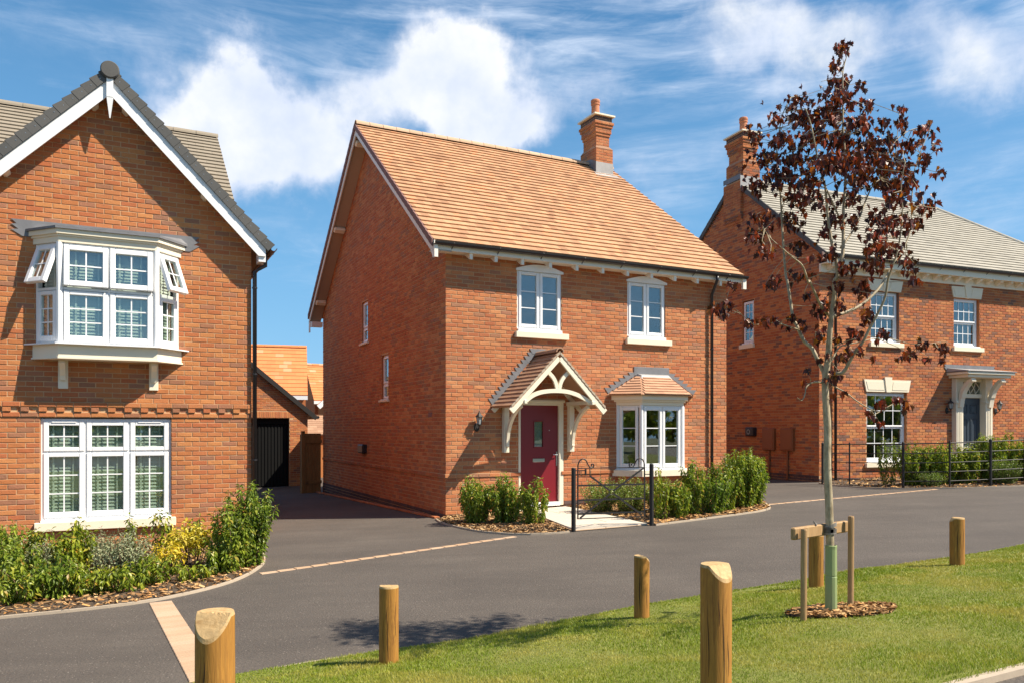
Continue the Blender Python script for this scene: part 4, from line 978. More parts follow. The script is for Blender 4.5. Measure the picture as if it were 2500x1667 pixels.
bayf = MB().plan(poly_off(pts, -.01), -1.66, -.96).build('bay_base', brickB, HB)
bay_slab(pts, .10, -.955, -.835, 'bay_sill', stone, HB)
bay_slab(pts, .05, -.833, -.812, 'bay_subsill', white, HB)
def facet_win(P, i, z0, z1, lights, name='bay_window', par=HB, **kw):
    a, b = Vector(P[i]), Vector(P[i+1]); an = math.atan2((b-a).y, (b-a).x); L = (b-a).length
    M = basis(a.x, a.y, an); return window(par, M, .0, L, z0, z1, lights(L), set_y=.0, name=name, **kw), M, L
zb0, zb1 = -.81, .49
facet_win(pts, 0, zb0, zb1, lambda L: [dict(x0=.05, x1=L-.07, z0=zb0+.035, z1=zb1-.035, nx=1, nz=3)], sw=(.07, .075, .06))
facet_win(pts, 1, zb0, zb1, lambda L: [dict(x0=.055, x1=L/2-.01, z0=zb0+.035, z1=zb1-.035, nx=1, nz=3), dict(x0=L/2+.01, x1=L-.055, z0=zb0+.035, z1=zb1-.035, nx=1, nz=3)], mull=[(.515, .03)], sw=(.07, .075, .06))
facet_win(pts, 2, zb0, zb1, lambda L: [dict(x0=.07, x1=L-.05, z0=zb0+.035, z1=zb1-.035, nx=1, nz=3)], sw=(.07, .075, .06))
for p in pts[1:3]: MB().lathe([(.042, zb0), (.042, zb1)], p[0], p[1]+.01, 10).build('corner_post', white, HB)
for p in (pts[0], pts[3]): MB().box(p[0]-.035, p[0]+.035, -.03, .02, zb0, zb1).build('corner_post', white, HB)
for z0, z1, d in ((.491, .56, .03), (.561, .60, .07), (.601, .70, .12)): bay_slab(pts, d, z0, z1, 'bay_cornice', cream, HB)
E = [(3.52, 0.0), (4.0, -.60), (5.23, -.60), (5.75, 0.0)]; T = [(4.24, 0.0), (4.31, -.10), (5.02, -.10), (5.09, 0.0)]
for i in range(3):
    fb = facet(HB, 'bay_roof', (*E[i], .705), (*E[i+1], .705), (*T[i], 1.10), (*T[i+1], 1.10), .092, .165, tileBay, 14, .012, .022)
MB().loft([[(x, y_, .70) for x, y_ in E], [(x, y_+.002, 1.095) for x, y_ in T]]).build('bay_roof_deck', tileBay, HB)
mb = MB(); mb.loft([[(4.22, .0, 1.07), (4.27, -.17, 1.05), (5.06, -.17, 1.05), (5.11, .0, 1.07)], [(4.25, .0, 1.125), (4.31, -.11, 1.125), (5.02, -.11, 1.125), (5.08, 0, 1.125)], [(4.25, .0, 1.14), (4.27, -.03, 1.15), (5.06, -.03, 1.15), (5.08, 0, 1.14)]]); mb.build('lead_roll', lead_l, fb)
MB().bbox(4.19, 5.10, -.016, -.0015, 1.12, 1.30, .004).build('lead_flashing', lead, fb)
steps(fb, F0, (3.52, .76), (4.22, 1.16), 6, 1, .13); steps(fb, F0, (5.77, .76), (5.10, 1.16), 6, -1, .13)
p = wpt(HB, (.624, -.0, 0)); lamp((p[0], p[1], .04), ANG, 'black coach lantern on the left of the burgundy door, its cap catching the sun')

# ================================================================== left house (A)
HA = empty('brick_house', (-4.27, 12.75, -1.80), ANG, 'brick house at the left edge with steep front gable and oriel window', 'house')
Z0A = -1.916; zra = lambda s: 5.36-1.03*abs(s+2.055)
LX = -4.11
WL = lambda z: max(LX, -2.055-(5.36-.13-z)/1.03) if z > 2.9 else LX
WR = lambda z: min(0, -2.055+(5.36-.13-z)/1.03) if z > 2.9 else 0
def prA(z): return 0
wA = brick_wall(HA, 'front_wall', 0, 0, 0, WL, WR, Z0A, 3.084, [(-2.968, -1.204, -1.36, .175), (-2.95, -1.17, 1.30, 2.66)], brickA, mortar, 300,
    gable=[(LX, 3.084), (0, 3.084), (0, 3.11), (-2.055, 5.23), (LX, 3.11)], skip=lambda z: any(abs(z-(Z0A+.075*k)) < .01 for k in (28, 29, 30)))
MB().box(LX, 0, .0, .02, Z0A+.075*28-.005, Z0A+.075*31-.006).build('string_backing', mortar, HA)
def crs(k, out, L=.225, gap=None):
    z = Z0A+.075*k; b = []; x = LX
    j = 0
    while x < -.02:
        l = min(L-.01, 0-x)
        b.append((x, z, BL if abs(l-BL) < .001 else l, BH, -out if (gap is None or j % 2 == 0) else .0)); x += L; j += 1
    o = MB().box(LX, 0, -out+.008 if gap is None else .004, .02, z-.004, z+.068).build('band_course', mortar, HA); lay_bricks(HA, o, I4, 0, b, brickA, 60)
crs(28, .018); crs(30, .034); crs(29, .034, .1125, gap=1)
mb = MB(); mb.box(-.1, -.01, .14, 1.2, -1.9, 3.1); mb.box(LX, LX+.1, .14, 1.2, -1.9, 3.1); mb.box(-9, -.02, 1.25, 1.35, -1.9, 3.4); mb.box(-.12, -.02, 1.35, 9.2, -1.9, 3.4); mb.box(-9, -.02, 9.1, 9.2, -1.9, 3.4); mb.box(-9, -8.9, 1.35, 9.1, -1.9, 3.4)
mb.prism([(1.3, 3.4), (9.15, 3.4), (5.1, 6.25)], 0, .1, Matrix.Translation((-.12, 0, 0)) @ Matrix(((0, 1, 0, 0), (1, 0, 0, 0), (0, 0, 1, 0), (0, 0, 0, 1)))); mb.build('rear_walls', brickA, HA)
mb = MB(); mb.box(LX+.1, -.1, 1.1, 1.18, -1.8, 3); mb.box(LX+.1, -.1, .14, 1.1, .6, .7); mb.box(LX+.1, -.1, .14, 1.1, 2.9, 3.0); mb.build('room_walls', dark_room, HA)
# gable roof (charcoal verge) and the main roof behind
VT = -.285
for sg in (-1, 1):
    e = -2.055+sg*2.345; ez = zra(e)
    a = (e, 3.7, ez) if sg < 0 else (e, VT+.03, ez); b = (e, VT+.03, ez) if sg < 0 else (e, 3.7, ez)
    r_ = facet(HA, 'gable_roof', a, b, (-2.055, a[1], 5.36), (-2.055, b[1], 5.36), .17, .30, tileA, 0, .06)
    n = 20
    for i in range(n):
        q0, q1 = i/n, (i+1)/n; P_ = lambda q, d: (e+(-2.055-e)*q, ez+(5.36-ez)*q+d)
        x0, z0 = P_(q0, 0); x1, z1 = P_(q1, 0)
        # each cap stands a little proud of the next one up the slope
        nx_, nz_ = (1.03*sg, 1.0); ln = math.hypot(nx_, nz_); nx_, nz_ = nx_/ln, nz_/ln
        q = [(x0-nx_*.10, z0-nz_*.10), (x0+nx_*.052, z0+nz_*.052), (x1+nx_*.026, z1+nz_*.026), (x1-nx_*.10, z1-nz_*.10)]
        q[2] = (q[2][0]-(x1-x0)*.02, q[2][1]-(z1-z0)*.02); q[3] = (q[3][0]-(x1-x0)*.02, q[3][1]-(z1-z0)*.02)
        MB().prism(q, VT-.012+.004*(i % 2), VT+.035).build('verge_tile', verge_dark, r_)
        mb = MB(); mb.lathe([(.006, -.003), (.006, 0)], 0, 0, 6, Matrix.Translation(((q[0][0]+q[1][0])/2*.3+(q[2][0]+q[3][0])/2*.7, VT-.0125, (q[0][1]+q[1][1])/2*.3+(q[2][1]+q[3][1])/2*.7)) @ Matrix.Rotation(math.pi/2, 4, 'X')); mb.build('verge_nail', chrome, r_)
    # white bargeboard, soffit
    f = lambda s, d: (s, zra(s)+d)
    P_ = [f(-2.055+sg*.002, -.13), f(-2.055+sg*.002, -.38), f(-2.055+sg*2.13, -.38), (-2.055+sg*2.24, zra(-2.055+sg*2.13)-.38), (-2.055+sg*2.24, zra(-2.055+sg*2.24)-.13)]
    if sg < 0: P_ = P_[::-1]
    MB().prism(P_, VT+.02, VT+.045).build('bargeboard', white, HA)
    P_ = [f(-2.055, -.16), f(-2.055, -.18), f(-2.055+sg*2.15, -.18), f(-2.055+sg*2.15, -.16)]
    if sg < 0: P_ = P_[::-1]
    MB().prism(P_, VT+.046, -.002).build('soffit', barge, HA)
for s_, z in ((-2.327, 4.80), (-1.78, 4.80), (-.66, 3.58), (-3.45, 3.58)):
    sg = 1 if s_ > -2.055 else -1; MB(Matrix.Translation((s_, 0, zra(s_)-.18)) @ Matrix.Rotation(sg*rad(45.8), 4, 'Y')).bbox(-.055, .055, -.235, -.001, -.13, .0, .02).build('purlin_end', cream, HA)
MB().lathe([(.005, -.04), (.115, -.038), (.128, -.022), (.128, .02)], 0, 0, 24, Matrix.Translation((-2.055, VT-.02, 5.325)) @ Matrix.Rotation(-math.pi/2, 4, 'X')).build('ridge_end_cap', verge_dark, HA)
ridge_tiles(HA, r_, (-2.055, VT-.02, 5.37), (-2.055, 3.6, 5.37), .33, .13, verge_dark)
mb = MB(); mb.loft([[(-2.10, VT-.02, z), (-2.01, VT-.02, z), (-2.01, VT+.04, z), (-2.10, VT+.04, z)] for z in (4.93, 5.22)]); mb.loft([[(-2.10, VT-.02, 4.92), (-2.01, VT-.02, 4.92), (-2.01, VT+.04, 4.92), (-2.10, VT+.04, 4.92)], [(-2.062, VT+.004, 4.62), (-2.048, VT+.004, 4.62), (-2.048, VT+.016, 4.62), (-2.062, VT+.016, 4.62)]]); mb.build('finial', white, HA)
mb = MB(); mb.box(.08, .19, VT+.05, -.0, 2.70, 2.90); mb.build('bargeboard_foot', white, HA)
gutter(HA, (.31, VT-.0, 2.93), (.31, 3.6, 2.93), (1, 0, 0), .055)
pipe(HA, [(.20, -.13, 2.86), (.20, -.13, 2.66), (.045, -.05, 2.56), (.045, -.05, -1.72)], .034, clips=(2.3, .9, -.5))
zm = lambda t: 3.36+.745*(t-.94)
rm = facet(HA, 'roof', (-9.2, .94, 3.36), (.0, .94, 3.36), (-9.2, 5.1, zm(5.1)), (.0, 5.1, zm(5.1)), .20, .30, tileA, 200, .06, .034)
mb = MB(); mb.add([(-9.2, 5.1, zm(5.1)), (0, 5.1, zm(5.1)), (0, 9.4, 3.36-.1), (-9.2, 9.4, 3.26), (-9.2, 5.1, zm(5.1)-.06), (0, 5.1, zm(5.1)-.06), (0, 9.4, 3.2), (-9.2, 9.4, 3.2)], [(0, 1, 2, 3), (7, 6, 5, 4), (0, 4, 5, 1), (1, 5, 6, 2), (2, 6, 7, 3), (3, 7, 4, 0)]); mb.build('rear_slope', tileA, rm)
ridge_tiles(HA, rm, (-9.2, 5.1, zm(5.1)+.02), (.01, 5.1, zm(5.1)+.02), .45, .11, tileA)

# ground-floor window of the left house
x0, x1, z0, z1 = -2.968, -1.204, -1.34, .16; ms = (-2.387, -1.796); tr = -.34; L = []
for a, b in ((x0, ms[0]), (ms[0], ms[1]), (ms[1], x1)):
    a += .035 if a == x0 else .014; b -= .035 if b == x1 else .014
    L.append(dict(x0=a, x1=b, z0=tr+.012, z1=z1-.03, nx=2, nz=2, vent=(abs(a-ms[0]) > .1), sw=(.075, .06, .07)))
    L.append(dict(x0=a, x1=b, z0=z0+.03, z1=tr-.012, nx=2, nz=3, sw=(.06, .08, .07)))
window(HA, F0, x0, x1, z0, z1, L, set_y=.045, mull=[(ms[0], .035), (ms[1], .035)], trans=[(x0+.04, x1-.04, tr, .03)], sill=(-3.04, -1.14, -1.50, -1.37, .075))
nm = ('left', 'middle', 'right')
for i, (a, b) in enumerate(((x0, ms[0]), (ms[0], ms[1]), (ms[1], x1))):
    blind('', HA, F0, a+.06, b-.06, z0+.06, z1-.06, .128, 'white venetian blind behind the %s column of the wide ground-floor window' % nm[i], 'blinds in the left house', 26)
# oriel
po = [(-3.024, 0.0), (-2.70, -.36), (-1.43, -.36), (-1.096, 0.0)]
zo0, zo1 = 1.24, 2.69
bay_slab(po, .11, 1.222, 1.240, 'oriel_sill', white, HA)
bay_slab(po, .03, 1.045, 1.221, 'oriel_apron', cream, HA); bay_slab(po, .045, 1.02, 1.044, 'oriel_moulding', cream, HA)
lt = lambda a, b, t=0, nx=2: [dict(x0=a, x1=b, z0=2.06, z1=zo1-.03, nx=nx, nz=2, tilt=t, sw=(.075, .08, .075), yo=-.004), dict(x0=a, x1=b, z0=zo0+.03, z1=2.0, nx=nx, nz=3, sw=(.06, .085, .075))]
wl, Ml, Ll = facet_win(po, 0, zo0, zo1, lambda L: lt(.04, L-.05, -20), name='oriel_window', par=HA, trans=[(.04, .42, 2.03, .045)])
wf, Mf, Lf = facet_win(po, 1, zo0, zo1, lambda L: lt(.05, L/2-.01, -5)+lt(L/2+.01, L-.05, -5), name='oriel_window', par=HA, mull=[(.635, .03)], trans=[(.045, 1.225, 2.03, .045)])
wr, Mr, Lr = facet_win(po, 2, zo0, zo1, lambda L: lt(.05, L-.04, -20), name='oriel_window', par=HA, trans=[(.04, .45, 2.03, .045)])
for p in po[1:3]: MB().lathe([(.045, zo0), (.045, zo1)], p[0], p[1]+.015, 10).build('corner_post', white, HA)
for z0, z1, d in ((zo1+.001, zo1+.085, .025), (zo1+.086, zo1+.115, .045), (zo1+.116, zo1+.182, .075)): bay_slab(po, d, z0, z1, 'oriel_cornice', cream, HA)
bay_slab(po, .105, zo1+.183, zo1+.215, 'lead_edge', lead, HA)
pq = poly_off(po, .105); pt = [(-3.05, 0), (-2.75, -.08), (-1.38, -.08), (-1.05, 0)]
MB().loft([[(x, y_, zo1+.216) for x, y_ in pq], [(x, y_, zo1+.30) for x, y_ in pt]]).build('lead_roof', lead, HA)
MB().prism([(-3.33, 3.04), (-3.26, 2.975), (-3.33, 2.965), (-3.24, 2.90), (-3.33, 2.885), (-3.19, 2.80), (-.93, 2.80), (-.79, 2.90), (-.88, 2.91), (-.79, 2.965), (-.86, 2.975), (-.79, 3.04)], -.014, -.001).build('lead_flashing', lead, HA)
for s_ in (-2.675, -1.455):
    ob = MB().bbox(s_-.065, s_+.065, -.035, -.0, .60, 1.02, .005).build('oriel_bracket', cream, HA)
    MB().ribbon([(s_, -.05, .73), (s_, -.07, .80), (s_, -.14, .90), (s_, -.25, .985)], (1, 0, 0), .075, .05).build('bracket_brace', cream, ob)
blind('', HA, Mf, .09, .61, zo0+.06, zo1-.08, .082, 'white venetian blind in the left half of the oriel front', 'blinds in the left house', 28)
blind('', HA, Mf, .66, 1.18, zo0+.06, zo1-.08, .082, 'white venetian blind in the right half of the oriel front', 'blinds in the left house', 28)
blind('', HA, Ml, .08, Ll-.10, zo0+.06, zo1-.08, .082, 'white venetian blind in the left cheek of the oriel', 'blinds in the left house', 28)
blind('', HA, Mr, .10, Lr-.08, zo0+.06, zo1-.08, .082, 'white venetian blind in the right cheek of the oriel', 'blinds in the left house', 28)

# ================================================================== right house (C)
ANC = rad(21.5)
HC = empty('brick_house', (7.89, 20.0, -1.40), ANC, 'red brick house on the right with grey tiled hipped roof and navy front door', 'house')
SC = .797; zrc = lambda t: 4.45+SC*(t+.30); WC = 11.3; DC = 7.1; TR = 3.4
wins = ((1.75, 2.75, 2.27, 3.66), (4.80, 5.80, 2.27, 3.66)); wg = (1.61, 3.03, -1.0, .985)
wC = brick_wall(HC, 'front_wall', 0, 0, 0, lambda z: 0, lambda z: WC, -1.275, 4.20, [w_ for w_ in wins]+[wg, (4.95, 5.90, -1.275, 1.36)], brickC, mortarC, 300, phase=1)
SWC = lambda z: max(0, (z-4.30)/SC-.3)
wCs = brick_wall(HC, 'side_wall', 0, DC-.3, -math.pi/2, lambda z: SWC(z), lambda z: DC-.3-SWC(z), -1.275, 4.20, [(DC-.3-3.081, DC-.3-2.56, 2.47, 3.73)], brickC, mortarC, 300,
    gable=[(0, 4.20), (DC-.3, 4.20), (DC-.3, zrc(0)-.15), (TR, zrc(TR)-.15), (0, zrc(0)-.15)])
plinth(0, 0, 0, 0, WC, -1.275, 3, HC, 20); plinth(0, DC-.3, -math.pi/2, 0, DC-.3, -1.20, 3, HC, 30)
mb = MB(); mb.box(WC-.1, WC-.01, .12, DC-.3, -1.6, 4.3); mb.box(.02, WC-.01, DC-.4, DC-.31, -1.6, 4.3); mb.build('rear_walls', brickC, HC)
mb = MB(); mb.box(.12, WC-.1, 2.6, 2.7, -1.5, 4.2); mb.box(.12, WC-.1, .13, 2.6, 1.5, 1.6); mb.box(.12, WC-.1, .13, 4.2, 4.2, 4.25); mb.box(4.0, 4.1, .13, 2.6, -1.5, 4.2); mb.build('room_walls', room, HC)
for z_ in (0,):
    rC = facet(HC, 'roof', (-.04, -.30, 4.45), (WC+.3, -.30, 4.45), (-.04, TR, zrc(TR)), (WC+.3-3.55, TR, zrc(TR)), .182, .30, tileC, 300, .06, .032)
mb = MB(); zt = zrc(TR); e = WC+.3; q = e-3.55
mb.add([(-.04, TR, zt), (q, TR, zt), (e, -.30, 4.44), (e, DC, 4.44), (-.04, DC, 4.44)], [(0, 1, 3, 4), (1, 2, 3)]); mb.add([(-.04, TR, zt-.06), (q, TR, zt-.06), (e, -.30, 4.38), (e, DC, 4.38), (-.04, DC, 4.38)], [(4, 3, 1, 0), (3, 2, 1)]); mb.build('rear_slope', tileC, rC)
ridge_tiles(HC, rC, (.62, TR, zt+.02), (q, TR, zt+.02), .45, .10, tileC)
ridge_tiles(HC, rC, (q, TR, zt+.01), (e, -.30, 4.46), .45, .09, tileC)
for zf, ta, tb in ((zrc, -.30, TR), (lambda t: zrc(2*TR-t), DC, TR)):
    for i in range(14):
        t0 = ta+(tb-ta)*i/14; t1 = ta+(tb-ta)*(i+1)/14-.006*(1 if tb > ta else -1); mb = MB(); rake_box(mb, -.075, -.041, t0, t1, -.12, .045, lambda t: zf(t)-(.012 if abs(t-t1) < 1e-6 else 0)); mb.build('verge_tile', verge_dark, rC)
MB().box(0, WC+.1, -.30, -.275, 4.20, 4.41).build('fascia', cream, HC); MB().box(0, WC+.1, -.274, -.0, 4.215, 4.235).build('soffit', cream, HC)
MB().box(0, WC+.05, -.06, -.002, 4.02, 4.214).build('frieze', cream, HC)
for i in range(27):
    s_ = .2+.41*i; MB(Matrix.Translation((s_, 0, 0)) @ Matrix(((0, 1, 0, 0), (1, 0, 0, 0), (0, 0, 1, 0), (0, 0, 0, 1)))).prism([(-.06, 4.214), (-.06, 4.09), (-.10, 4.08), (-.16, 4.13), (-.24, 4.15), (-.25, 4.214)], 0, .10).build('modillion', cream, HC)
gutter(HC, (-.04, -.36, 4.41), (WC+.3, -.36, 4.41), (0, -1, 0), .058)
pipe(HC, [(.47, -.35, 4.36), (.47, -.35, 4.25), (.479, -.07, 3.98), (.479, -.07, -1.36)], .036, clips=(3.4, 1.6, .1))
chC = chimney(HC, 0.0, .60, 3.03, 3.83, 6.3, 7.86, 8.17, brickC, mortarC, .47, 3.70, (.22, 3.3), 8)
for k, (z, d) in enumerate(((6.08, .03), (6.155, .06), (6.23, .09))): stack(HC, chC, -d, .1, 3.03-.0, 3.83, z+.0005, z+.074, brickC, mortarC, 'corbel_course', k, 4)
stack(HC, chC, -.1, .1, 3.03, 3.83, 6.305, 7.3, brickC, mortarC, 'breast', 1, 6)
MB().box(-.104, .605, 3.025, 3.028, 7.05, 7.42).build('lead_apron', lead_l, chC); MB().box(-.106, -.101, 3.03, 3.83, 7.32, 7.47).build('lead_flashing', lead, chC)
def sashwin(a, b, z0, z1):
    zm_ = (z0+z1)/2
    return window(HC, F0, a, b, z0, z1, [dict(x0=a+.04, x1=b-.04, z0=zm_+.002, z1=z1-.04, nx=4, nz=2, sw=(.05, .045, .045)), dict(x0=a+.04, x1=b-.04, z0=z0+.04, z1=zm_+.0, nx=4, nz=2, sw=(.045, .06, .045), yo=.03)], set_y=.085, fw=.045, bw=.02,
        sill=(a-.07, b+.12, z0-.15, z0-.035, .07), name='sash_window')
for w_ in wins: sashwin(w_[0], w_[1], 2.33, 3.66)
sashwin(wg[0], wg[1], -.86, .985)
def keystone(a, b, z0, z1):
    m_ = (a+b)/2; k = MB().prism([(a-.04, z0), (b+.04, z0), (b+.12, z1), (a-.12, z1)], -.03, .02).build('stone_lintel', stone, HC)
    for q in ((a, m_-.13, a-.07, m_-.17), (m_+.13, b, m_+.17, b+.07)): MB().prism([(q[0]+.02, z0+.05), (q[1]-.0, z0+.05), (q[3]-.0, z1-.05), (q[2]+.02, z1-.05)], -.038, -.031).build('lintel_panel', stone, k)
    MB().prism([(m_-.07, z0-.01), (m_+.07, z0-.01), (m_+.13, z1+.07), (m_-.13, z1+.07)], -.055, .0).build('keystone', stone, k)
for w_ in wins: keystone(w_[0], w_[1], 3.675, 3.98)
keystone(wg[0], wg[1], 1.0, 1.32)
SC0 = basis(0, DC-.3, -math.pi/2); a, b = DC-.3-3.06, DC-.3-2.58
window(HC, SC0, a, b, 2.50, 3.70, [dict(x0=a+.035, x1=b-.035, z0=3.10, z1=3.665, nx=2, nz=2), dict(x0=a+.035, x1=b-.035, z0=2.535, z1=3.08, nx=2, nz=2)], set_y=.05, sill=(a-.1, b+.06, 2.34, 2.46, .06))
for ta, tb, zz_ in ((1.62, 2.10, 0), (.88, 1.36, 0)):
    a, b = DC-.3-tb, DC-.3-ta; mbx = MB(SC0).bbox(a, b, -.09, 0, -.58, .03, .012).build('meter_box', meterm, HC); MB(SC0).bbox(a+.03, b-.03, -.10, -.091, -.54, -.0, .006).build('meter_door', meterm, mbx)
    MB(SC0).tube([((a+b)/2, -.04, -.58), ((a+b)/2, -.04, -1.35)], .028, 8).build('meter_pipe', meterm, mbx)
vb = MB(SC0).bbox(DC-.3-2.77, DC-.3-2.43, -.16, 0, -.2, .06, .03).build('boiler_flue', black, HC); MB(SC0).lathe([(.07, -.02), (.07, 0), (.05, .0), (.05, -.015)], 0, 0, 16, Matrix.Translation((DC-.3-2.60, -.165, -.07)) @ Matrix.Rotation(math.pi/2, 4, 'X')).build('flue_ring', lead_l, vb)
# entrance
mb = MB(); mb.bbox(4.72, 5.0, -.14, .1, -1.35, 1.42, .012); mb.bbox(5.88, 6.16, -.14, .1, -1.35, 1.42, .012); mb.bbox(5.0, 5.88, -.03, .1, 1.34, 1.42, .01); mb.bbox(5.0, 5.88, -.02, .1, .885, 1.0, .01); es = mb.build('door_surround', cream, HC)
for a in (4.72, 5.88):
    for k in range(3): MB().box(a+.06+.06*k, a+.09+.06*k, -.150, -.141, -1.2, .72).build('flute', cream, es)
    MB().bbox(a-.02, a+.30, -.165, -.0, .72, .80, .012).build('capital', cream, es)
    MB().ribbon(arc([(a+.14, -.16, .62), (a+.14, -.20, .85), (a+.14, -.28, 1.10), (a+.14, -.44, 1.30), (a+.14, -.56, 1.36)]), (1, 0, 0), .16, [.07]*6+[.10]*9+[.09]*6).build('console', cream, es)
MB().bbox(4.60, 6.28, -.60, .0, 1.421, 1.50, .012).build('canopy_slab', cream, HC); MB().bbox(4.52, 6.36, -.66, .0, 1.501, 1.575, .012).build('canopy_cornice', cream, HC)
MB().bbox(4.49, 6.39, -.69, -.0, 1.576, 1.60, .008).build('lead_edge', lead, HC)
cn = MB().loft([[(4.50, -.68, 1.601), (6.38, -.68, 1.601), (6.38, 0, 1.601), (4.50, 0, 1.601)], [(4.52, -.02, 1.70), (6.36, -.02, 1.70), (6.36, 0, 1.70), (4.52, 0, 1.70)]]).build('lead_roof', lead_l, HC)
MB().prism([(4.40, 1.80), (4.47, 1.74), (4.41, 1.73), (4.52, 1.62), (6.36, 1.62), (6.42, 1.72), (6.36, 1.74), (6.42, 1.80)], -.016, -.002).build('lead_flashing', lead, cn)
dn = MB().box(5.0, 5.88, .05, .095, -1.33, .884).build('front_door', door_navy, HC)
for x_ in (5.08, 5.48):
    for z0, z1 in ((.44, .70), (-.42, .30), (-1.15, -.62)):
        mb = MB(); ring_mb(mb, x_, x_+.30, z0, z1, .03, .034, .05, b=.01); mb.bbox(x_+.045, x_+.255, .040, .05, z0+.045, z1-.045, .008); mb.build('door_panel', door_navy, dn)
MB().bbox(5.22, 5.50, .03, .05, -.58, -.50, .005).build('letter_plate', chrome, dn); mb = MB(); mb.tube([(5.05, .04, -.45), (5.05, .01, -.45), (5.15, .0, -.45)], .01, 6); mb.build('door_handle', chrome, dn)
fl = MB().box(5.0, 5.88, .05, .056, 1.0, 1.34).build('fanlight', glass, HC); 
for i in range(4):
    x_ = 5.02+.22*i
    for pth_ in ([(x_-.0, 1.0), (x_+.10, 1.10), (x_+.19, 1.22), (x_+.22, 1.34)], [(x_+.22, 1.0), (x_+.19, 1.12), (x_+.10, 1.24), (x_, 1.34)]):
        MB().ribbon(arc([(min(5.87, p_), .035, q_) for p_, q_ in pth_], 3), (0, 1, 0), .012, .02).build('tracery_bar', cream, fl)
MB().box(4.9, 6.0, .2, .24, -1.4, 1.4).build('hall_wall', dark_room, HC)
for s_, lb in ((4.52, 'black coach lantern on the left of the navy door'), (6.45, 'black coach lantern on the right of the navy door')):
    p = wpt(HC, (s_, 0, 0)); lamp((p[0], p[1], .52), ANC, lb, 1.05)

# ================================================================== garage and houses behind
GA = empty('garage', (-7.816, 27.0, -2.0), ANG, 'small brick garage with a black ribbed door between the houses', 'garage')
zg = lambda s: .49+.82*(.95-s) if s > -1.9 else .49+.82*(.95+1.9*2+s)
gl_, gr_ = -4.5, .72
gw = brick_wall(GA, 'front_wall', 0, 0, 0, lambda z: max(gl_, -1.9-(2.70-z)/.82) if z > .5 else gl_, lambda z: min(gr_, -1.9+(2.70-z)/.82) if z > .5 else gr_, -2.06, .49, [(-2.1, .093, -2.06, .39)], brickA, mortar, 120, gable=[(gl_, .49), (gr_, .49), (-1.9, 2.68), (gl_, .55)], special=[(-2.2, .19, .39, .62)])
b = [(x_/1000, .395, .065, .215, 0) for x_ in range(-2190, 180, 75)]; lay_bricks(GA, gw, I4, 0, b, brickA, 0)
mb = MB(); mb.box(gl_, gr_, 5.9, 6.0, -2.2, .45); mb.box(gr_-.1, gr_-.01, .1, 5.9, -2.2, .45); mb.box(gl_, gl_+.1, .1, 5.9, -2.2, .45); mb.box(-2.2, -2.1, .02, .3, -2.06, .39); mb.build('side_walls', brickA, GA)
facet(GA, 'roof', (.98, -.12, .47), (.98, 6.1, .47), (-1.9, -.12, 2.83), (-1.9, 6.1, 2.83), .3, .3, tileA, 0, .08)
facet(GA, 'roof', (-4.78, 6.1, .47), (-4.78, -.12, .47), (-1.9, 6.1, 2.83), (-1.9, -.12, 2.83), .3, .3, tileA, 0, .08)
MB().ribbon([(1.0, -.14, .38), (-1.9, -.14, 2.76)], (0, 1, 0), .04, .15).build('verge', ironm, GA)
MB().tube([(1.05, -.14, .42), (1.05, 6.0, .42)], .055, 8).build('gutter', black, GA)
gd = MB().box(-2.1, .093, .20, .26, -2.06, .39).build('garage_door', garage_black, GA)
for i in range(19): x_ = -2.03+.11*i; MB().bbox(x_, x_+.075, .178, .20, -1.96, .17, .01).build('door_rib', garage_black, gd)
MB().box(-2.1, .09, .15, .2, .18, .385).build('door_head', garage_black, gd)
# timber side gate between the garage and the middle house
gp = Bp(-.02, 9.9); FG = empty('side_gate', (gp[0], gp[1], -1.9), ANG+math.pi, 'tall brown close-boarded gate beside the rear corner of the middle house', 'gate')
for i in range(5): MB().bbox(.02+.095*i, .113+.095*i, -.02 if i % 2 else -.024, .0, -1.88, -.12, .003).build('board', fencewood, FG)
for z in (-.4, -1.6): MB().box(.0, .495, .001, .045, z, z+.09).build('rail', fencewood, FG)
for x_ in (.497,): MB().bbox(x_, x_+.1, -.03, .07, -1.9, -.05, .006).build('gate_post', fencewood, FG)
gp2 = Bp(-.64, 9.95); FG2 = empty('board_fence', (gp2[0], gp2[1], -1.9), math.atan2(4.4, -1.0), 'brown board fence running back from the side gate to the garage', 'fence')
for i in range(40): MB().bbox(.11*i, .11*i+.108, -.02, 0, -1.9, -.15, .004).build('board', fencewood, FG2)

def back_house(name, x, y, rz, zb, w, d, ze, zr, tile, label, gauge=.33, verge=.1):
    """simple two-slope house seen far behind; local front faces -y"""
    H = empty(name, (x, y, zb), rz, label, 'house', 'houses far behind')
    mb = MB(); mb.box(0, w, 0, d, zb, ze); H_w = mb.build('wall', brickA, H)
    s_ = (zr-ze)/(d/2); Mx = Matrix(((0, 1, 0, 0), (1, 0, 0, 0), (0, 0, 1, 0), (0, 0, 0, 1)))
    mb = MB(); mb.prism([(0, ze), (d, ze), (d/2, zr-.12)], 0, w, Mx); mb.build('gable_wall', brickA, H)
    facet(H, 'roof', (-verge, -.25, ze-.25*s_+.1), (w+verge, -.25, ze-.25*s_+.1), (-verge, d/2, zr), (w+verge, d/2, zr), gauge, .42, tile, 130, .08, .03)
    facet(H, 'roof', (w+verge, d+.25, ze-.25*s_+.1), (-verge, d+.25, ze-.25*s_+.1), (w+verge, d/2, zr), (-verge, d/2, zr), gauge, .42, tile, 0, .08, .03)
    ridge_tiles(H, H_w, (-verge, d/2, zr+.02), (w+verge, d/2, zr+.02), .45, .13, tile)
    MB().box(-verge, w+verge, -.26, -.235, ze-.25*s_-.12, ze-.25*s_+.08).build('fascia', white, H)
    return H
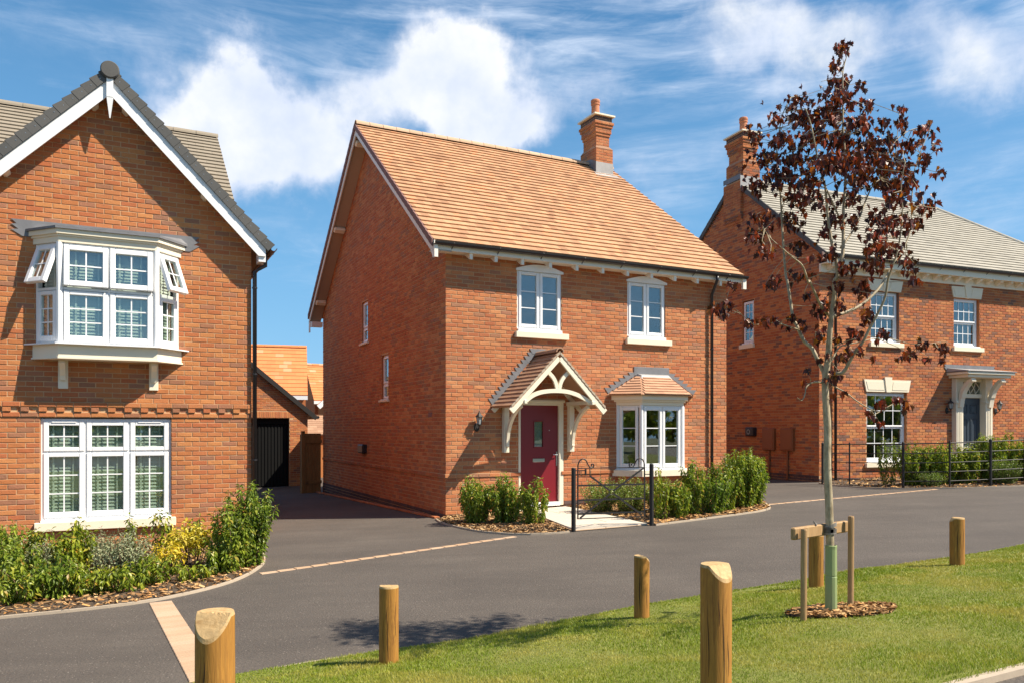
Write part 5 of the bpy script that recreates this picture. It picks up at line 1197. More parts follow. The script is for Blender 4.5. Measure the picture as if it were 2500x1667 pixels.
D1 = back_house('brick_house', -17.27, 38.2, rad(15.5), -2.2, 6.9, 6.0, 1.85, 4.50, tileD, 'distant house with bright orange roof rising behind the garage')
E1 = back_house('brick_house', -12.75, 50.3, ANG, -2.2, 9, 5.2, 1.98, 4.35, tileD, 'farther house with orange roof, mostly hidden by the middle house', .27)
gg = MB(); gg.prism([(.05, 1.55), (3.6, 1.55), (1.8, 3.1)], -1.5, 0); gg.box(.2, 3.4, -1.5, -.002, -2.2, 1.56); gg.build('porch_gable', brickA, E1)
MB().ribbon([(-.12, -1.6, 1.38), (1.8, -1.6, 3.15)], (0, 1, 0), .08, .28).build('bargeboard', white, E1); MB().ribbon([(3.72, -1.6, 1.38), (1.8, -1.6, 3.15)], (0, 1, 0), .08, .28).build('bargeboard', white, E1)
# low tiled outbuilding just behind the side gate
OB = empty('outbuilding', (-8.6, 33.0, -2.1), rad(18), 'low outbuilding with a tiled roof just behind the side gate', 'shed')
MB().box(0, 4.4, 0, 3.0, -2.1, -.15).build('wall', brickA, OB)
facet(OB, 'roof', (-.1, -.2, -.22), (4.5, -.2, -.22), (-.1, 1.5, .62), (4.5, 1.5, .62), .2, .3, tileP, 40, .05)
facet(OB, 'roof', (4.5, 3.2, -.22), (-.1, 3.2, -.22), (4.5, 1.5, .62), (-.1, 1.5, .62), .2, .3, tileBay, 0, .05)

# ================================================================== gate and posts of the middle house
ga = math.atan2(.4, 1.25); g0 = Vector((.93, 11.76))
def gpt(s, t=0): return (g0.x+math.cos(ga)*s-math.sin(ga)*t, g0.y+math.sin(ga)*s+math.cos(ga)*t)
for s_, lb in ((0, 'round black gatepost on the latch side, left of the iron garden gate'), (1.312, 'round black gatepost on the hinge side, right of the iron garden gate')):
    x, y = gpt(s_); zb = R(x, y); mb = MB(); mb.lathe([(.034, -.04), (.034, .955), (.030, .965), (.012, .968)], 0, 0, 16)
    o = link_mesh('gate_post', mb.mesh('gate_post', ironm)); o.location = (x, y, zb+CAMZ); tag(o, lb, 'post', 'black posts of the garden gate')
GT = empty('garden_gate', (g0.x, g0.y, -1.55), ga, 'low black wrought-iron garden gate with scrolls, closed across the pale path', 'gate')
XZ = lambda P: [(x, 0, z) for x, z in P]
def scroll(cx, sg):
    """S-curve springing from the stile and ending in a small volute"""
    P = [(cx, -.62), (cx+sg*.004, -.54), (cx+sg*.03, -.475), (cx+sg*.085, -.448), (cx+sg*.135, -.475), (cx+sg*.160, -.525), (cx+sg*.195, -.575)]
    P += [(cx+sg*(.235+r_*math.cos(a)), -.548+r_*math.sin(a)) for a, r_ in [((-2.0 if sg > 0 else -2.0)+k*.55, .036-.0024*k) for k in range(13)]]
    return [(x, 0, z) for x, z in P]
MB().ribbon(XZ([(.07, -1.36), (.07, -.61)]), (0, 1, 0), .018, .018).build('stile', ironm, GT); MB().ribbon(XZ([(1.19, -1.36), (1.19, -.61)]), (0, 1, 0), .018, .018).build('stile', ironm, GT)
MB().tube(arc(scroll(.07, 1), 3), .0105, 5).build('scroll', ironm, GT); MB().tube(arc(scroll(1.19, -1), 3), .0105, 5).build('scroll', ironm, GT)
for z, h in ((-.59, .014), (-.852, .025), (-1.073, .025), (-1.283, .025), (-1.354, .014)): MB().box(.076, 1.184, -.006, .006, z-h/2, z+h/2).build('rail', ironm, GT)
for P in ([(.268, -.712), (.595, -.938)], [(.665, -.99), (1.141, -1.33)], [(1.17, -.60), (.665, -.938)], [(.595, -.99), (.10, -1.345)]): MB().ribbon([(x, -.010, z) for x, z in P], (0, 1, 0), .006, .028).build('diagonal_bar', ironm, GT)
MB().tube([(.63+.042*math.cos(k*.3927), 0, -.964+.042*math.sin(k*.3927)) for k in range(17)], .006, 5).build('ring', ironm, GT)
mb = MB(); mb.ribbon(XZ([(.268, -.594), (.268, -.715)]), (0, 1, 0), .012, .012); mb.ribbon(XZ([(.075, -.715), (.274, -.715)]), (0, 1, 0), .012, .010); mb.build('latch_box', ironm, GT)
mb = MB(); mb.box(-.0, .20, -.018, -.006, -.632, -.618); mb.box(.185, .205, -.02, .01, -.70, -.60); mb.box(.094, .104, -.02, -.006, -.69, -.618); mb.build('latch', ironm, GT)
for z in (-.70, -1.25): MB().tube([(1.19, 0, z), (1.235, -.0, z), (1.29, -.0, z)], .008, 6).build('hinge', ironm, GT)

# ================================================================== estate railing in front of the right house
fp = [(7.70, 19.30), (7.98, 18.4), (8.62, 17.15), (9.45, 16.80), (10.37, 16.86), (11.24, 17.05), (12.4, 17.35), (13.6, 17.7), (14.9, 18.1), (16.2, 18.5)]
FR = empty('estate_railing', (fp[3][0], fp[3][1], R(*fp[3])), 0, 'black estate railing with five thin rails round the front garden of the right house', 'railing')
o_ = Vector((fp[3][0], fp[3][1], 0))
for i, (x, y) in enumerate(fp):
    zb = R(x, y); r_ = .028 if i in (0, 2, 4, 5) else .018
    MB(Matrix.Translation(-o_)).lathe([(r_, zb-.05), (r_, zb+1.02), (r_*.6, zb+1.035)], x, y, 10).build('railing_post', ironm, FR)
for k in range(5):
    h = (.16, .36, .56, .77, .98)[k]
    for (a, b) in zip(fp, fp[1:]):
        MB(Matrix.Translation(-o_)).tube([(a[0], a[1], R(*a)+h), (b[0], b[1], R(*b)+h)], .013 if k == 4 else .0105, 6).build('rail', ironm, FR)

# ================================================================== bollards
def bollard(x, y, d, h, cut_dir, cut_amt, label, seed, cut2=.012):
    """round softwood bollard with a sloping cut at the head"""
    zb = G(x, y); t = empty('timber_bollard', (x, y, zb), 0, label, 'bollard', 'short timber bollards along the lawn'); rr = random.Random(seed)
    n = 40; r = d/2; cx, cy = math.cos(cut_dir), math.sin(cut_dir); V = []; F = []; zs = [-.08, .02, .1, .2, .3, .4, .45]
    zs = [z for z in zs if z < h-.14]+[h-.13]
    ph = [rr.uniform(0, 6.28) for _ in range(4)]
    def rad_(a, z): return r*(1+.012*math.sin(2*a+ph[0]+z*3)+.008*math.sin(5*a+ph[1]+z*6))
    def top(px, py):
        q = (px*cx+py*cy)/r                    # -1 .. 1 across the head
        return h-max(0, (q-(1-2*cut_amt[0]))/(2*cut_amt[0]))*cut_amt[1]
    for z in zs:
        for k in range(n): a = 2*math.pi*k/n; q = rad_(a, z); V.append((q*math.cos(a), q*math.sin(a), z))
    for k in range(n):
        a = 2*math.pi*k/n; q = rad_(a, h); x_, y_ = q*math.cos(a), q*math.sin(a); V.append((x_, y_, top(x_, y_)-cut2))
    m_ = len(zs)+1
    F = [(j*n+k, j*n+(k+1) % n, (j+1)*n+(k+1) % n, (j+1)*n+k) for j in range(m_-1) for k in range(n)]
    mb = MB(); mb.v = [(a, b, c) for a, b, c in V]; mb.f = F+[tuple(range(n-1, -1, -1))]
    o = link_mesh('shaft', mb.mesh('shaft', postwood, smooth=False), t)
    for p in o.data.polygons: p.use_smooth = len(p.vertices) == 4
    mb = MB(); rings = []
    for f_ in (1.0, .955, .8, .6, .4, .2, .02):
        rings.append([(rad_(2*math.pi*k/n, h)*f_*math.cos(2*math.pi*k/n), rad_(2*math.pi*k/n, h)*f_*math.sin(2*math.pi*k/n), 0) for k in range(n)])
    rings = [[(x_, y_, top(x_, y_)-(cut2 if i == 0 else 0)) for x_, y_, _ in rg] for i, rg in enumerate(rings)]
    mb.loft(rings, cap=False); link_mesh('cut_head', mb.mesh('cut_head', endwood), t)
    # drying cracks
    for a0, L, z0 in ((rr.uniform(-2.0, -1.2), rr.uniform(.3, .45), rr.uniform(.02, .06)), (rr.uniform(-2.5, -1.9), rr.uniform(.2, .4), rr.uniform(.05, .15)), (rr.uniform(-1.3, -.7), rr.uniform(.15, .3), rr.uniform(.05, .2)), (rr.uniform(-1.8, -1.4), rr.uniform(.08, .15), h-.25)):
        mb = MB(); P = []
        zt = min(h-cut_amt[1]-.02, z0+L)
        for i in range(10):
            f_ = i/9; z = z0+(zt-z0)*f_; a = a0+.05*math.sin(f_*5+ph[2]); P.append((a, z, .0016*math.sin(math.pi*min(1, f_*1.1+.02))+.0004))
        V = [];
        for a, z, w in P:
            q = rad_(a, z)+.0008; V += [((q)*math.cos(a-w/q), (q)*math.sin(a-w/q), z), (q*math.cos(a+w/q), q*math.sin(a+w/q), z)]
        mb.add(V, [(2*i, 2*i+1, 2*i+3, 2*i+2) for i in range(9)]); link_mesh('crack', mb.mesh('crack', crackm), t)
    return t
bollard(-1.03, 2.70, .131, .60, -math.pi*.5-.15, (.42, .085), 'largest timber bollard at the lower left with a broad pale sloping cut facing forward', 1)
bollard(.865, 3.30, .130, .575, -math.pi*.5+.55, (.36, .06), 'large timber bollard in the right foreground with a knot and a sloping cut', 2)
bollard(-.81, 5.12, .127, .493, math.pi*.5, (.3, .02), 'timber bollard at the road edge left of centre with a pale flat top', 3)
bollard(1.00, 6.00, .117, .477, math.pi*.1, (.45, .05), 'slim dark timber bollard at the road edge in the middle', 4)
bollard(2.70, 6.91, .127, .470, math.pi*.85, (.25, .03), 'timber bollard half hidden behind the stakes of the maple tree', 5)
bollard(4.41, 7.71, .136, .467, math.pi*.9, (.25, .035), 'timber bollard at the far right on the lawn edge', 6)

# ================================================================== crimson maple with stakes
TX, TY = 2.16, 5.32; TZ = G(TX, TY)
TR_ = empty('maple_tree', (TX, TY, TZ), 0, 'young crimson-leaved maple tree with a slim pale trunk on the lawn', 'tree')
def z4(x, y): return 1700+x/2.529, 80+y/2.529
def z5(x, y): return 1700+x/2.8, 680+y/2.8
def tp(uv, dy):
    Y = TY+dy; return Vector(((uv[0]-1250)/1900*Y-TX, dy, (1047-uv[1])/1900*Y))
def limb(pts, dys, r0, r1, n=4, name='branch', parent=None):
    P = [tp(p, dys[0]+(dys[1]-dys[0])*i/(len(pts)-1)) for i, p in enumerate(pts)]
    P = [Vector(p) for p in arc([tuple(p) for p in P], n)]; m_ = len(P)
    r = [r0+(r1-r0)*(i/(m_-1))**.8 for i in range(m_)]
    MB().tube([tuple(p) for p in P], r, 10 if r0 > .012 else 6).build(name, barkm, parent or TR_, smooth=True)
    return P, r
LIMBS = []
tr_pts = [z5(932, 2300), z5(918, 2000), z5(908, 1568), z5(900, 1400), z5(895, 1250), z5(897, 1050), z5(890, 900), z5(882, 780), z5(880, 690)]
P0 = [tp(p, 0) for p in tr_pts]; P0[0].z = TZ-.05; P0[0].x = P0[1].x+.004
PT = arc([tuple(p) for p in P0], 4); rt = [.0275-.0055*(i/(len(PT)-1))**.9+(.0015 if i % 9 == 4 else 0) for i in range(len(PT))]
MB().tube(PT, rt, 16).build('trunk', barkm, TR_, smooth=True)
Z = z4; Q = z5
LIMBS.append(limb([Q(878, 720), Q(872, 640), Q(835, 565), Q(790, 475), Q(735, 425), Q(692, 335), Q(662, 270), Q(642, 150), Q(622, 20), Z(552, 1500), Z(540, 1350), Z(530, 1200), Z(522, 1050), Z(510, 900), Z(497, 750), Z(510, 620), Z(535, 500), Z(585, 400)], (0, .35), .0165, .003))
LIMBS.append(limb([Q(882, 700), Q(893, 600), Q(905, 480), Q(912, 370), Q(925, 250), Q(940, 140), Q(945, 20), Z(872, 1500), Z(858, 1390), Z(830, 1270), Z(808, 1100), Z(795, 950), Z(760, 830), Z(730, 680), Z(705, 560), Z(675, 470)], (0, -.2), .023, .003))
LIMBS.append(limb([Z(872, 1480), Z(902, 1380), Z(908, 1230), Z(908, 1100), Z(920, 920), Z(915, 720), Z(905, 560), Z(905, 400), Z(905, 250), Z(925, 160), Z(955, 70)], (-.05, .1), .014, .002))
LIMBS.append(limb([Q(890, 700), Q(935, 650), Q(1000, 640), Q(1040, 580), Q(1085, 500), Q(1140, 430), Q(1185, 340), Q(1240, 240), Q(1290, 130), Q(1310, 10), Z(1205, 1460), Z(1245, 1340), Z(1265, 1200), Z(1272, 1080), Z(1265, 940), Z(1290, 800)], (0, -.45), .0145, .0025))
LIMBS.append(limb([Q(930, 260), Q(1030, 230), Q(1130, 180), Q(1230, 90), Q(1290, 5), Z(1215, 1430), Z(1285, 1320), Z(1325, 1200), Z(1330, 1040), Z(1345, 860), Z(1395, 710), Z(1445, 600)], (0, .5), .0125, .002))
LIMBS.append(limb([Q(915, 260), Q(860, 200), Q(815, 110), Q(775, 20), Z(690, 1540), Z(655, 1440), Z(590, 1385), Z(540, 1340), Z(440, 1250), Z(375, 1120)], (0, -.45), .012, .002))
LIMBS.append(limb([Q(905, 700), Q(960, 745), Q(1020, 775), Q(1090, 830), Q(1170, 880), Q(1240, 905), Q(1310, 890), Q(1350, 850)], (0, -.35), .0065, .0015))
LIMBS.append(limb([Q(872, 715), Q(830, 705), Q(785, 712), Q(752, 740), Q(742, 790), Q(722, 830), Q(690, 812)], (0, -.12), .0075, .0025))
LIMBS.append(limb([Q(905, 600), Q(945, 520), Q(985, 465), Q(1060, 445), Q(1130, 430), Q(1220, 412), Q(1290, 432), Q(1380, 470), Q(1440, 500)], (0, .2), .007, .0015))
LIMBS.append(limb([Q(700, 350), Q(640, 330), Q(570, 310), Q(480, 300), Q(400, 315), Q(330, 265), Q(240, 190), Q(170, 210)], (.08, -.35), .005, .0012))
LIMBS.append(limb([Z(890, 1330), Z(940, 1265), Z(1000, 1165), Z(1045, 1040), Z(1095, 940), Z(1180, 870), Z(1225, 790), Z(1240, 640), Z(1255, 500)], (.0, .35), .008, .0018))
LIMBS.append(limb([Z(1300, 1110), Z(1370, 1072), Z(1440, 1080), Z(1500, 1085)], (-.3, -.2), .004, .0012))
LIMBS.append(limb([Z(1130, 900), Z(1210, 700), Z(1290, 620), Z(1370, 590), Z(1440, 590)], (.1, .4), .0045, .0012))
LIMBS.append(limb([Z(800, 960), Z(840, 1050), Z(880, 1140), Z(905, 1250)], (-.1, .0), .005, .006))
LIMBS.append(limb([Q(890, 440), Q(860, 390), Q(808, 362)], (0, .1), .004, .0015)); LIMBS.append(limb([Q(930, 470), Q(1050, 420), Q(1130, 410)], (0, -.2), .004, .0012))
LIMBS.append(limb([Q(1290, 400), Q(1440, 440), Q(1560, 450), Q(1690, 430), Q(1740, 450)], (.15, .3), .0035, .001))
LPT = [(p, i) for i, (P, r) in enumerate(LIMBS) for p in P]
# leaf clusters: (x, y, spread x, spread y, count) over the silhouette of the crown
CL = [(Z, 925, 90, 60, 45, 22), (Z, 870, 190, 40, 60, 14), (Z, 880, 300, 90, 60, 34), (Z, 1010, 320, 40, 60, 9), (Z, 880, 400, 110, 70, 55), (Z, 620, 420, 110, 60, 34), (Z, 1050, 430, 60, 60, 18), (Z, 1260, 480, 40, 40, 8),
      (Z, 500, 530, 70, 50, 18), (Z, 650, 520, 110, 60, 50), (Z, 830, 500, 130, 70, 75), (Z, 1000, 560, 90, 70, 50), (Z, 1150, 560, 30, 40, 8), (Z, 1260, 560, 50, 40, 16), (Z, 1400, 600, 80, 50, 26), (Z, 370, 640, 70, 70, 30), (Z, 1480, 700, 30, 60, 9),
      (Z, 520, 660, 90, 60, 40), (Z, 720, 640, 120, 70, 75), (Z, 900, 660, 130, 80, 85), (Z, 1070, 690, 90, 70, 50), (Z, 1190, 670, 80, 60, 35), (Z, 1330, 690, 80, 60, 32), (Z, 420, 780, 80, 70, 40), (Z, 600, 780, 120, 70, 60), (Z, 800, 790, 120, 70, 80), (Z, 960, 800, 120, 80, 85), (Z, 1120, 800, 110, 80, 75), (Z, 1250, 820, 90, 70, 50), (Z, 1420, 800, 50, 60, 14), (Z, 1500, 860, 35, 40, 5),
      (Z, 390, 930, 80, 70, 32), (Z, 530, 900, 110, 70, 52), (Z, 700, 920, 90, 60, 45), (Z, 1000, 900, 110, 70, 60), (Z, 1160, 920, 100, 70, 60), (Z, 1300, 940, 110, 60, 45), (Z, 620, 1010, 110, 60, 38), (Z, 720, 1040, 70, 60, 22), (Z, 940, 1020, 80, 60, 30), (Z, 1220, 1030, 90, 60, 30), (Z, 1430, 1060, 90, 50, 30), (Z, 410, 1140, 90, 60, 38), (Z, 360, 1240, 70, 60, 26), (Z, 600, 1150, 100, 60, 38), (Z, 830, 1130, 70, 80, 24), (Z, 950, 1160, 60, 60, 12), (Z, 1090, 1140, 60, 60, 14), (Z, 1170, 1180, 90, 60, 38), (Z, 1320, 1170, 80, 60, 30),
      (Z, 430, 1350, 60, 50, 16), (Z, 650, 1300, 60, 70, 16), (Z, 820, 1240, 60, 60, 14), (Z, 1120, 1300, 100, 70, 48), (Z, 1230, 1350, 80, 60, 24), (Z, 790, 1360, 80, 50, 20), (Z, 640, 1500, 60, 50, 16), (Z, 960, 1440, 90, 60, 26), (Z, 1330, 1420, 60, 70, 20), (Z, 1120, 1450, 90, 60, 26), (Z, 480, 1540, 60, 40, 12), (Z, 1340, 1520, 60, 40, 10),
      (Q, 500, 30, 60, 35, 10), (Q, 740, 110, 25, 25, 4), (Q, 960, 60, 60, 60, 16), (Q, 1150, 60, 70, 60, 18), (Q, 850, 180, 60, 60, 14), (Q, 980, 190, 50, 60, 10), (Q, 1160, 240, 60, 60, 16), (Q, 870, 260, 40, 60, 8), (Q, 660, 245, 28, 28, 7), (Q, 720, 320, 40, 60, 7), (Q, 600, 340, 30, 20, 3), (Q, 500, 280, 70, 25, 12), (Q, 370, 290, 40, 40, 10), (Q, 160, 220, 60, 60, 26), (Q, 230, 170, 50, 30, 8), (Q, 850, 380, 60, 50, 15), (Q, 960, 400, 40, 40, 7), (Q, 1080, 370, 80, 40, 16), (Q, 1280, 370, 70, 50, 18), (Q, 1010, 530, 35, 40, 7), (Q, 1100, 500, 60, 40, 14), (Q, 1200, 540, 25, 15, 3), (Q, 1430, 500, 70, 45, 16), (Q, 1540, 450, 50, 45, 12), (Q, 1670, 460, 50, 50, 16), (Q, 1580, 550, 40, 25, 5), (Q, 1680, 555, 30, 20, 4), (Q, 860, 540, 35, 35, 6), (Q, 940, 660, 70, 50, 32), (Q, 1000, 775, 25, 20, 3), (Q, 920, 795, 20, 20, 3), (Q, 1250, 840, 35, 30, 7), (Q, 1380, 835, 60, 25, 12), (Q, 1450, 870, 20, 20, 3), (Q, 1190, 910, 30, 30, 5), (Q, 1250, 970, 22, 25, 4), (Q, 750, 610, 30, 25, 4), (Q, 730, 700, 15, 10, 2), (Q, 260, 30, 50, 30, 8)]
def leaf_mesh(k, mt, nm='leaf'):
    """lobed maple leaf, folded along the midrib and drooping"""
    r = random.Random(k); fold = r.uniform(.35, .95); droop = r.uniform(.1, .5); S = 1.0
    half = [(0, 0), (.18, .02), (.42, -.02), (.34, .16), (.56, .32), (.36, .40), (.38, .62), (.20, .60), (.0, 1.0)]
    V = []; 
    for sg in (1, -1):
        for x, y in half:
            xx = x*math.cos(fold); z = x*math.sin(fold)-droop*y*y*.6+.04*math.sin(7*x+5*y+k); V.append((sg*xx, y*.92, z))
    n = len(half); F = []
    for b in (0, n):
        f = [(0, 1, 3), (1, 2, 3), (0, 3, 5), (3, 4, 5), (0, 5, 7), (5, 6, 7), (0, 7, 8)]
        F += [tuple(b+i for i in (t_ if b == 0 else t_[::-1])) for t_ in f]
    return np.array(V), np.array(F)
LV = [leaf_mesh(k, maple) for k in range(8)]; LME = [np_mesh('leaf', V, F, maple) for V, F in LV]
rr = random.Random(11); leaves = []; twigs = MB()
for fn, x, y, sx, sy, n in CL:
    zc_ = tp(fn(x, y), 0); c2 = [(p, i) for p, i in LPT]
    bp, bi = min(c2, key=lambda q: (q[0].x-zc_.x)**2+(q[0].z-zc_.z)**2); dyc = bp.y+rr.uniform(-.22, .22)
    nt = max(1, n//6); tips = []
    for _ in range(nt):
        u, v = fn(x+rr.gauss(0, .5)*sx, y+rr.gauss(0, .5)*sy); tips.append(tp((u, v), dyc+rr.uniform(-.2, .2)))
    for tpt in tips:
        b0 = min(LPT, key=lambda q: (q[0]-tpt).length)[0]; mid = b0.lerp(tpt, .5)+Vector((rr.uniform(-.02, .02), rr.uniform(-.02, .02), rr.uniform(-.03, .01)))
        if (tpt-b0).length < .75: twigs.tube([tuple(b0), tuple(mid), tuple(tpt)], [.0028, .002, .0012], 4)
    for k in range(int(n*1.42)):
        tpt = rr.choice(tips); u, v = fn(x+rr.gauss(0, .62)*sx, y+rr.gauss(0, .62)*sy); q = tp((u, v), dyc+rr.uniform(-.3, .3))
        p = tpt.lerp(q, rr.uniform(.35, 1.0)); leaves.append((p, rr.uniform(.032, .064)))
twigs.build('twigs', barkm, TR_, kind='stuff')
def leaf_rot(rr): return Matrix.Rotation(rr.uniform(0, 6.28), 3, 'Z') @ Matrix.Rotation(-rr.uniform(.35, 1.6), 3, 'X') @ Matrix.Rotation(rr.uniform(-.8, .8), 3, 'Y')
order = sorted(range(len(leaves)), key=lambda i: -leaves[i][1]/(TY+leaves[i][0].y)); solo = set(order[:300]); VV = []; FF = []; m_ = 0
for i, (p, s_) in enumerate(leaves):
    k = rr.randrange(8); Rm = leaf_rot(rr)
    if i in solo:
        o = link_mesh('leaf', LME[k], TR_); o.matrix_local = Matrix.Translation((p.x, p.y, p.z-TZ)) @ Rm.to_4x4() @ Matrix.Scale(s_, 4); continue
    V, F = LV[k]; VV.append(V @ (np.array(Rm).T*s_)+np.array([p.x, p.y, p.z-TZ])); FF.append(F+m_); m_ += len(V)
link_mesh('leaves', np_mesh('leaves', np.vstack(VV), np.vstack(FF), maple), TR_, kind='stuff')
# green guard, stakes, tie
mb = MB(); hx = P0[1].x+.005; rings = []
for z, s_ in ((TZ-.02, .040), (TZ+.15, .039), (TZ+.262, .0385), (TZ+.268, .036), (TZ+.275, .0385), (TZ+.45, .0375), (TZ+.475, .0395), (TZ+.478, .034)):
    rings.append([(hx+s_*(1+.07*math.sin(3*a))*math.cos(a), s_*math.sin(a), z) for a in [2*math.pi*k/14 for k in range(14)]])
mb.loft(rings, False)
gs = link_mesh('trunk_guard', mb.mesh('trunk_guard', guardm, TZ)); gs.location = (TX, TY, TZ+CAMZ); tag(gs, 'green plastic guard wrapped round the foot of the maple trunk', 'tree guard')
ST = empty('tree_stake', (2.14, 5.28, TZ), 0, 'timber support frame of two stakes and a crossbar around the maple', 'tree stake')
def stk(x, y, zt, r): 
    mb = MB(); mb.tube([(x-2.14, y-5.28, G(x, y)-.05), (x-2.14+.004, y-5.28, zt-.01), (x-2.14+.004, y-5.28, zt)], [r, r, r*.86], 14); return mb.build('stake', stakewood, ST, smooth=False)
stk(1.91, 5.10, -.652, .0205); stk(2.375, 5.46, -.608, .0205)
rl = MB(Matrix.Translation((-.27, -.20+.035, 0)) @ Matrix.Rotation(math.atan2(.36, .465), 4, 'Z')); rl.bbox(-.02, .655, 0.0, .03, -.728, -.648, .008)
rl.build('crossbar', stakewood, ST)
mb = MB(); c = (hx+TX-2.14, TY-5.28)
for k in range(4):
    P = [(c[0]-.008+.040*math.cos(a), c[1]+.030*math.sin(a)-.002, -.668-.012*k+(.022-.010*k)*math.cos(a+.4)*(-1 if k % 2 else 1)) for a in [2*math.pi*i/14 for i in range(15)]]
    mb.ribbon(P, (0, 0, 1), .026, .004)
mb.tube([(c[0]-.12, c[1]-.05, -.64), (c[0]-.14, c[1]-.055, -.625), (c[0]-.125, c[1]-.06, -.65)], .007, 5); tie = mb.build('strap', strapm, ST)
ring = [(TX+.10+.36*math.cos(a)*(1+.1*math.sin(3*a)), TY-.01+.27*math.sin(a)) for a in [2*math.pi*k/24 for k in range(24)]]
mbx = poly_sheet('mulch_ring', ring, lambda x, y: G(x, y)+.018, soil, .12, .006); chips('bark_chips', ring, 2300, lambda x, y: G(x, y)+.016, 9, size=.75)

# ================================================================== shrubs
def leaf_t(L, w, fold=.35, droop=.25):
    V = [(0, 0, 0), (w*.75, L*.35, w*fold), (w*.55, L*.72, w*fold-droop*L*.3), (0, L, -droop*L), (-w*.55, L*.72, w*fold-droop*L*.3), (-w*.75, L*.35, w*fold), (0, L*.5, -droop*L*.18)]
    return np.array(V), np.array([(0, 1, 6), (1, 2, 6), (2, 3, 6), (3, 4, 6), (4, 5, 6), (5, 0, 6)])
def shrub_data(seed, h, r, stems, lpl, L, w, droop=.5, spread=.6, lean=0.0, core=.0):
    """leafy shoots: whorls of leaves up each stem, fuller towards the tips"""
    rs = random.Random(seed); mb = MB(); VV = []; FF = []; m = 0; T = leaf_t(L, w, .35, .25)
    for s_ in range(stems):
        a = rs.uniform(0, 6.28); q = r*math.sqrt(rs.random()); hh = h*rs.uniform(.62, 1.0)*(1-.25*(q/r)**2)
        base = Vector((q*.45*math.cos(a), q*.45*math.sin(a), 0)); tip = Vector((q*math.cos(a)+rs.uniform(-.04, .04), q*math.sin(a)+rs.uniform(-.04, .04), hh))
        mid = base.lerp(tip, .5)+Vector((rs.uniform(-.05, .05), rs.uniform(-.05, .05), .03)); P = arc([tuple(base), tuple(mid), tuple(tip)], 4)
        if s_ % 2 == 0: mb.tube(P, [.006, .0055, .005, .0045, .004, .0035, .003, .0025, .002][:len(P)], 4)
        for k in range(lpl):
            f = core+(1-core)*(k+rs.random())/lpl; f = f**.8; i = min(len(P)-2, int(f*(len(P)-1))); fr_ = f*(len(P)-1)-i; p = Vector(P[i]).lerp(Vector(P[i+1]), fr_)
            az = k*2.4+rs.uniform(-.5, .5); el = rs.uniform(-.9, .3)+(1.0 if f > .93 else 0) - droop*.5
            M = Matrix.Rotation(az, 3, 'Z') @ Matrix.Rotation(el, 3, 'X') @ Matrix.Rotation(rs.uniform(-.6, .6), 3, 'Y'); sc = rs.uniform(.65, 1.15)*(.75 if f > .93 else 1)
            off = Vector((math.cos(az+1.57), math.sin(az+1.57), 0))*.012*spread
            VV.append(T[0] @ (np.array(M).T*sc)+np.array(p+off)); FF.append(T[1]+m); m += 7
    return mb, np.vstack(VV), np.vstack(FF)
SHM = {}
def shrub(x, y, h, r, kind, label, zoff=0.0, group='garden shrubs in the front beds'):
    key = (kind, round(h, 1), round(r, 2))
    rs = random.Random(int(x*137+y*71))
    if key not in SHM:
        sp = dict(laurel=dict(mt=laurel, L=.076, w=.021, d=620, lpl=46, droop=.9), sparse=dict(mt=laurel, L=.078, w=.021, d=300, lpl=38, droop=.9), box=dict(mt=bright, L=.036, w=.014, d=1500, lpl=30, droop=.1),
                  silver=dict(mt=silver, L=.050, w=.012, d=1300, lpl=28, droop=.1), yellow=dict(mt=yellow, L=.085, w=.024, d=650, lpl=18, droop=.0), dense=dict(mt=laurel, L=.070, w=.020, d=760, lpl=50, droop=.6))[kind]
        n = max(5, int(sp['d']*r*r*(1.0)*.62)); lp = max(8, int(sp['lpl']*h/.8)); mm = []
        for sd in range(2):
            mb, V, F = shrub_data(sd*7+int(h*100), h, r, n, lp, sp['L'], sp['w'], sp['droop'], core=.06 if kind != 'yellow' else .5)
            mm.append((mb.mesh('stems', stemm), np_mesh('foliage', V, F, sp['mt'])))
        SHM[key] = mm
    st, fo = SHM[key][rs.randrange(2)]
    t = empty('shrub', (x, y, R(x, y)+zoff), rs.uniform(0, 6.28), label, 'shrub', group)
    link_mesh('stems', st, t); link_mesh('foliage', fo, t, kind='stuff'); return t
GA_ = 'shrubs in the bed of the left house'; GB_ = 'shrubs left of the garden path'; GR_ = 'shrubs right of the garden gate'; GC_ = 'shrubs behind the estate railing'
def by_view(u, vb, vt, wpx, kind, label, group):
    """stand a shrub on the ground where the bed shows it: foot at height vb, top at vt, wpx wide"""
    k = (u-1250)/1900; m_ = (vb-1047)/1900; Y = 1.58/(m_+.035*k); X = k*Y
    return shrub(X, Y, (vb-vt)*Y/1900*1.06, wpx*Y/1900/2, kind, label, group=group)
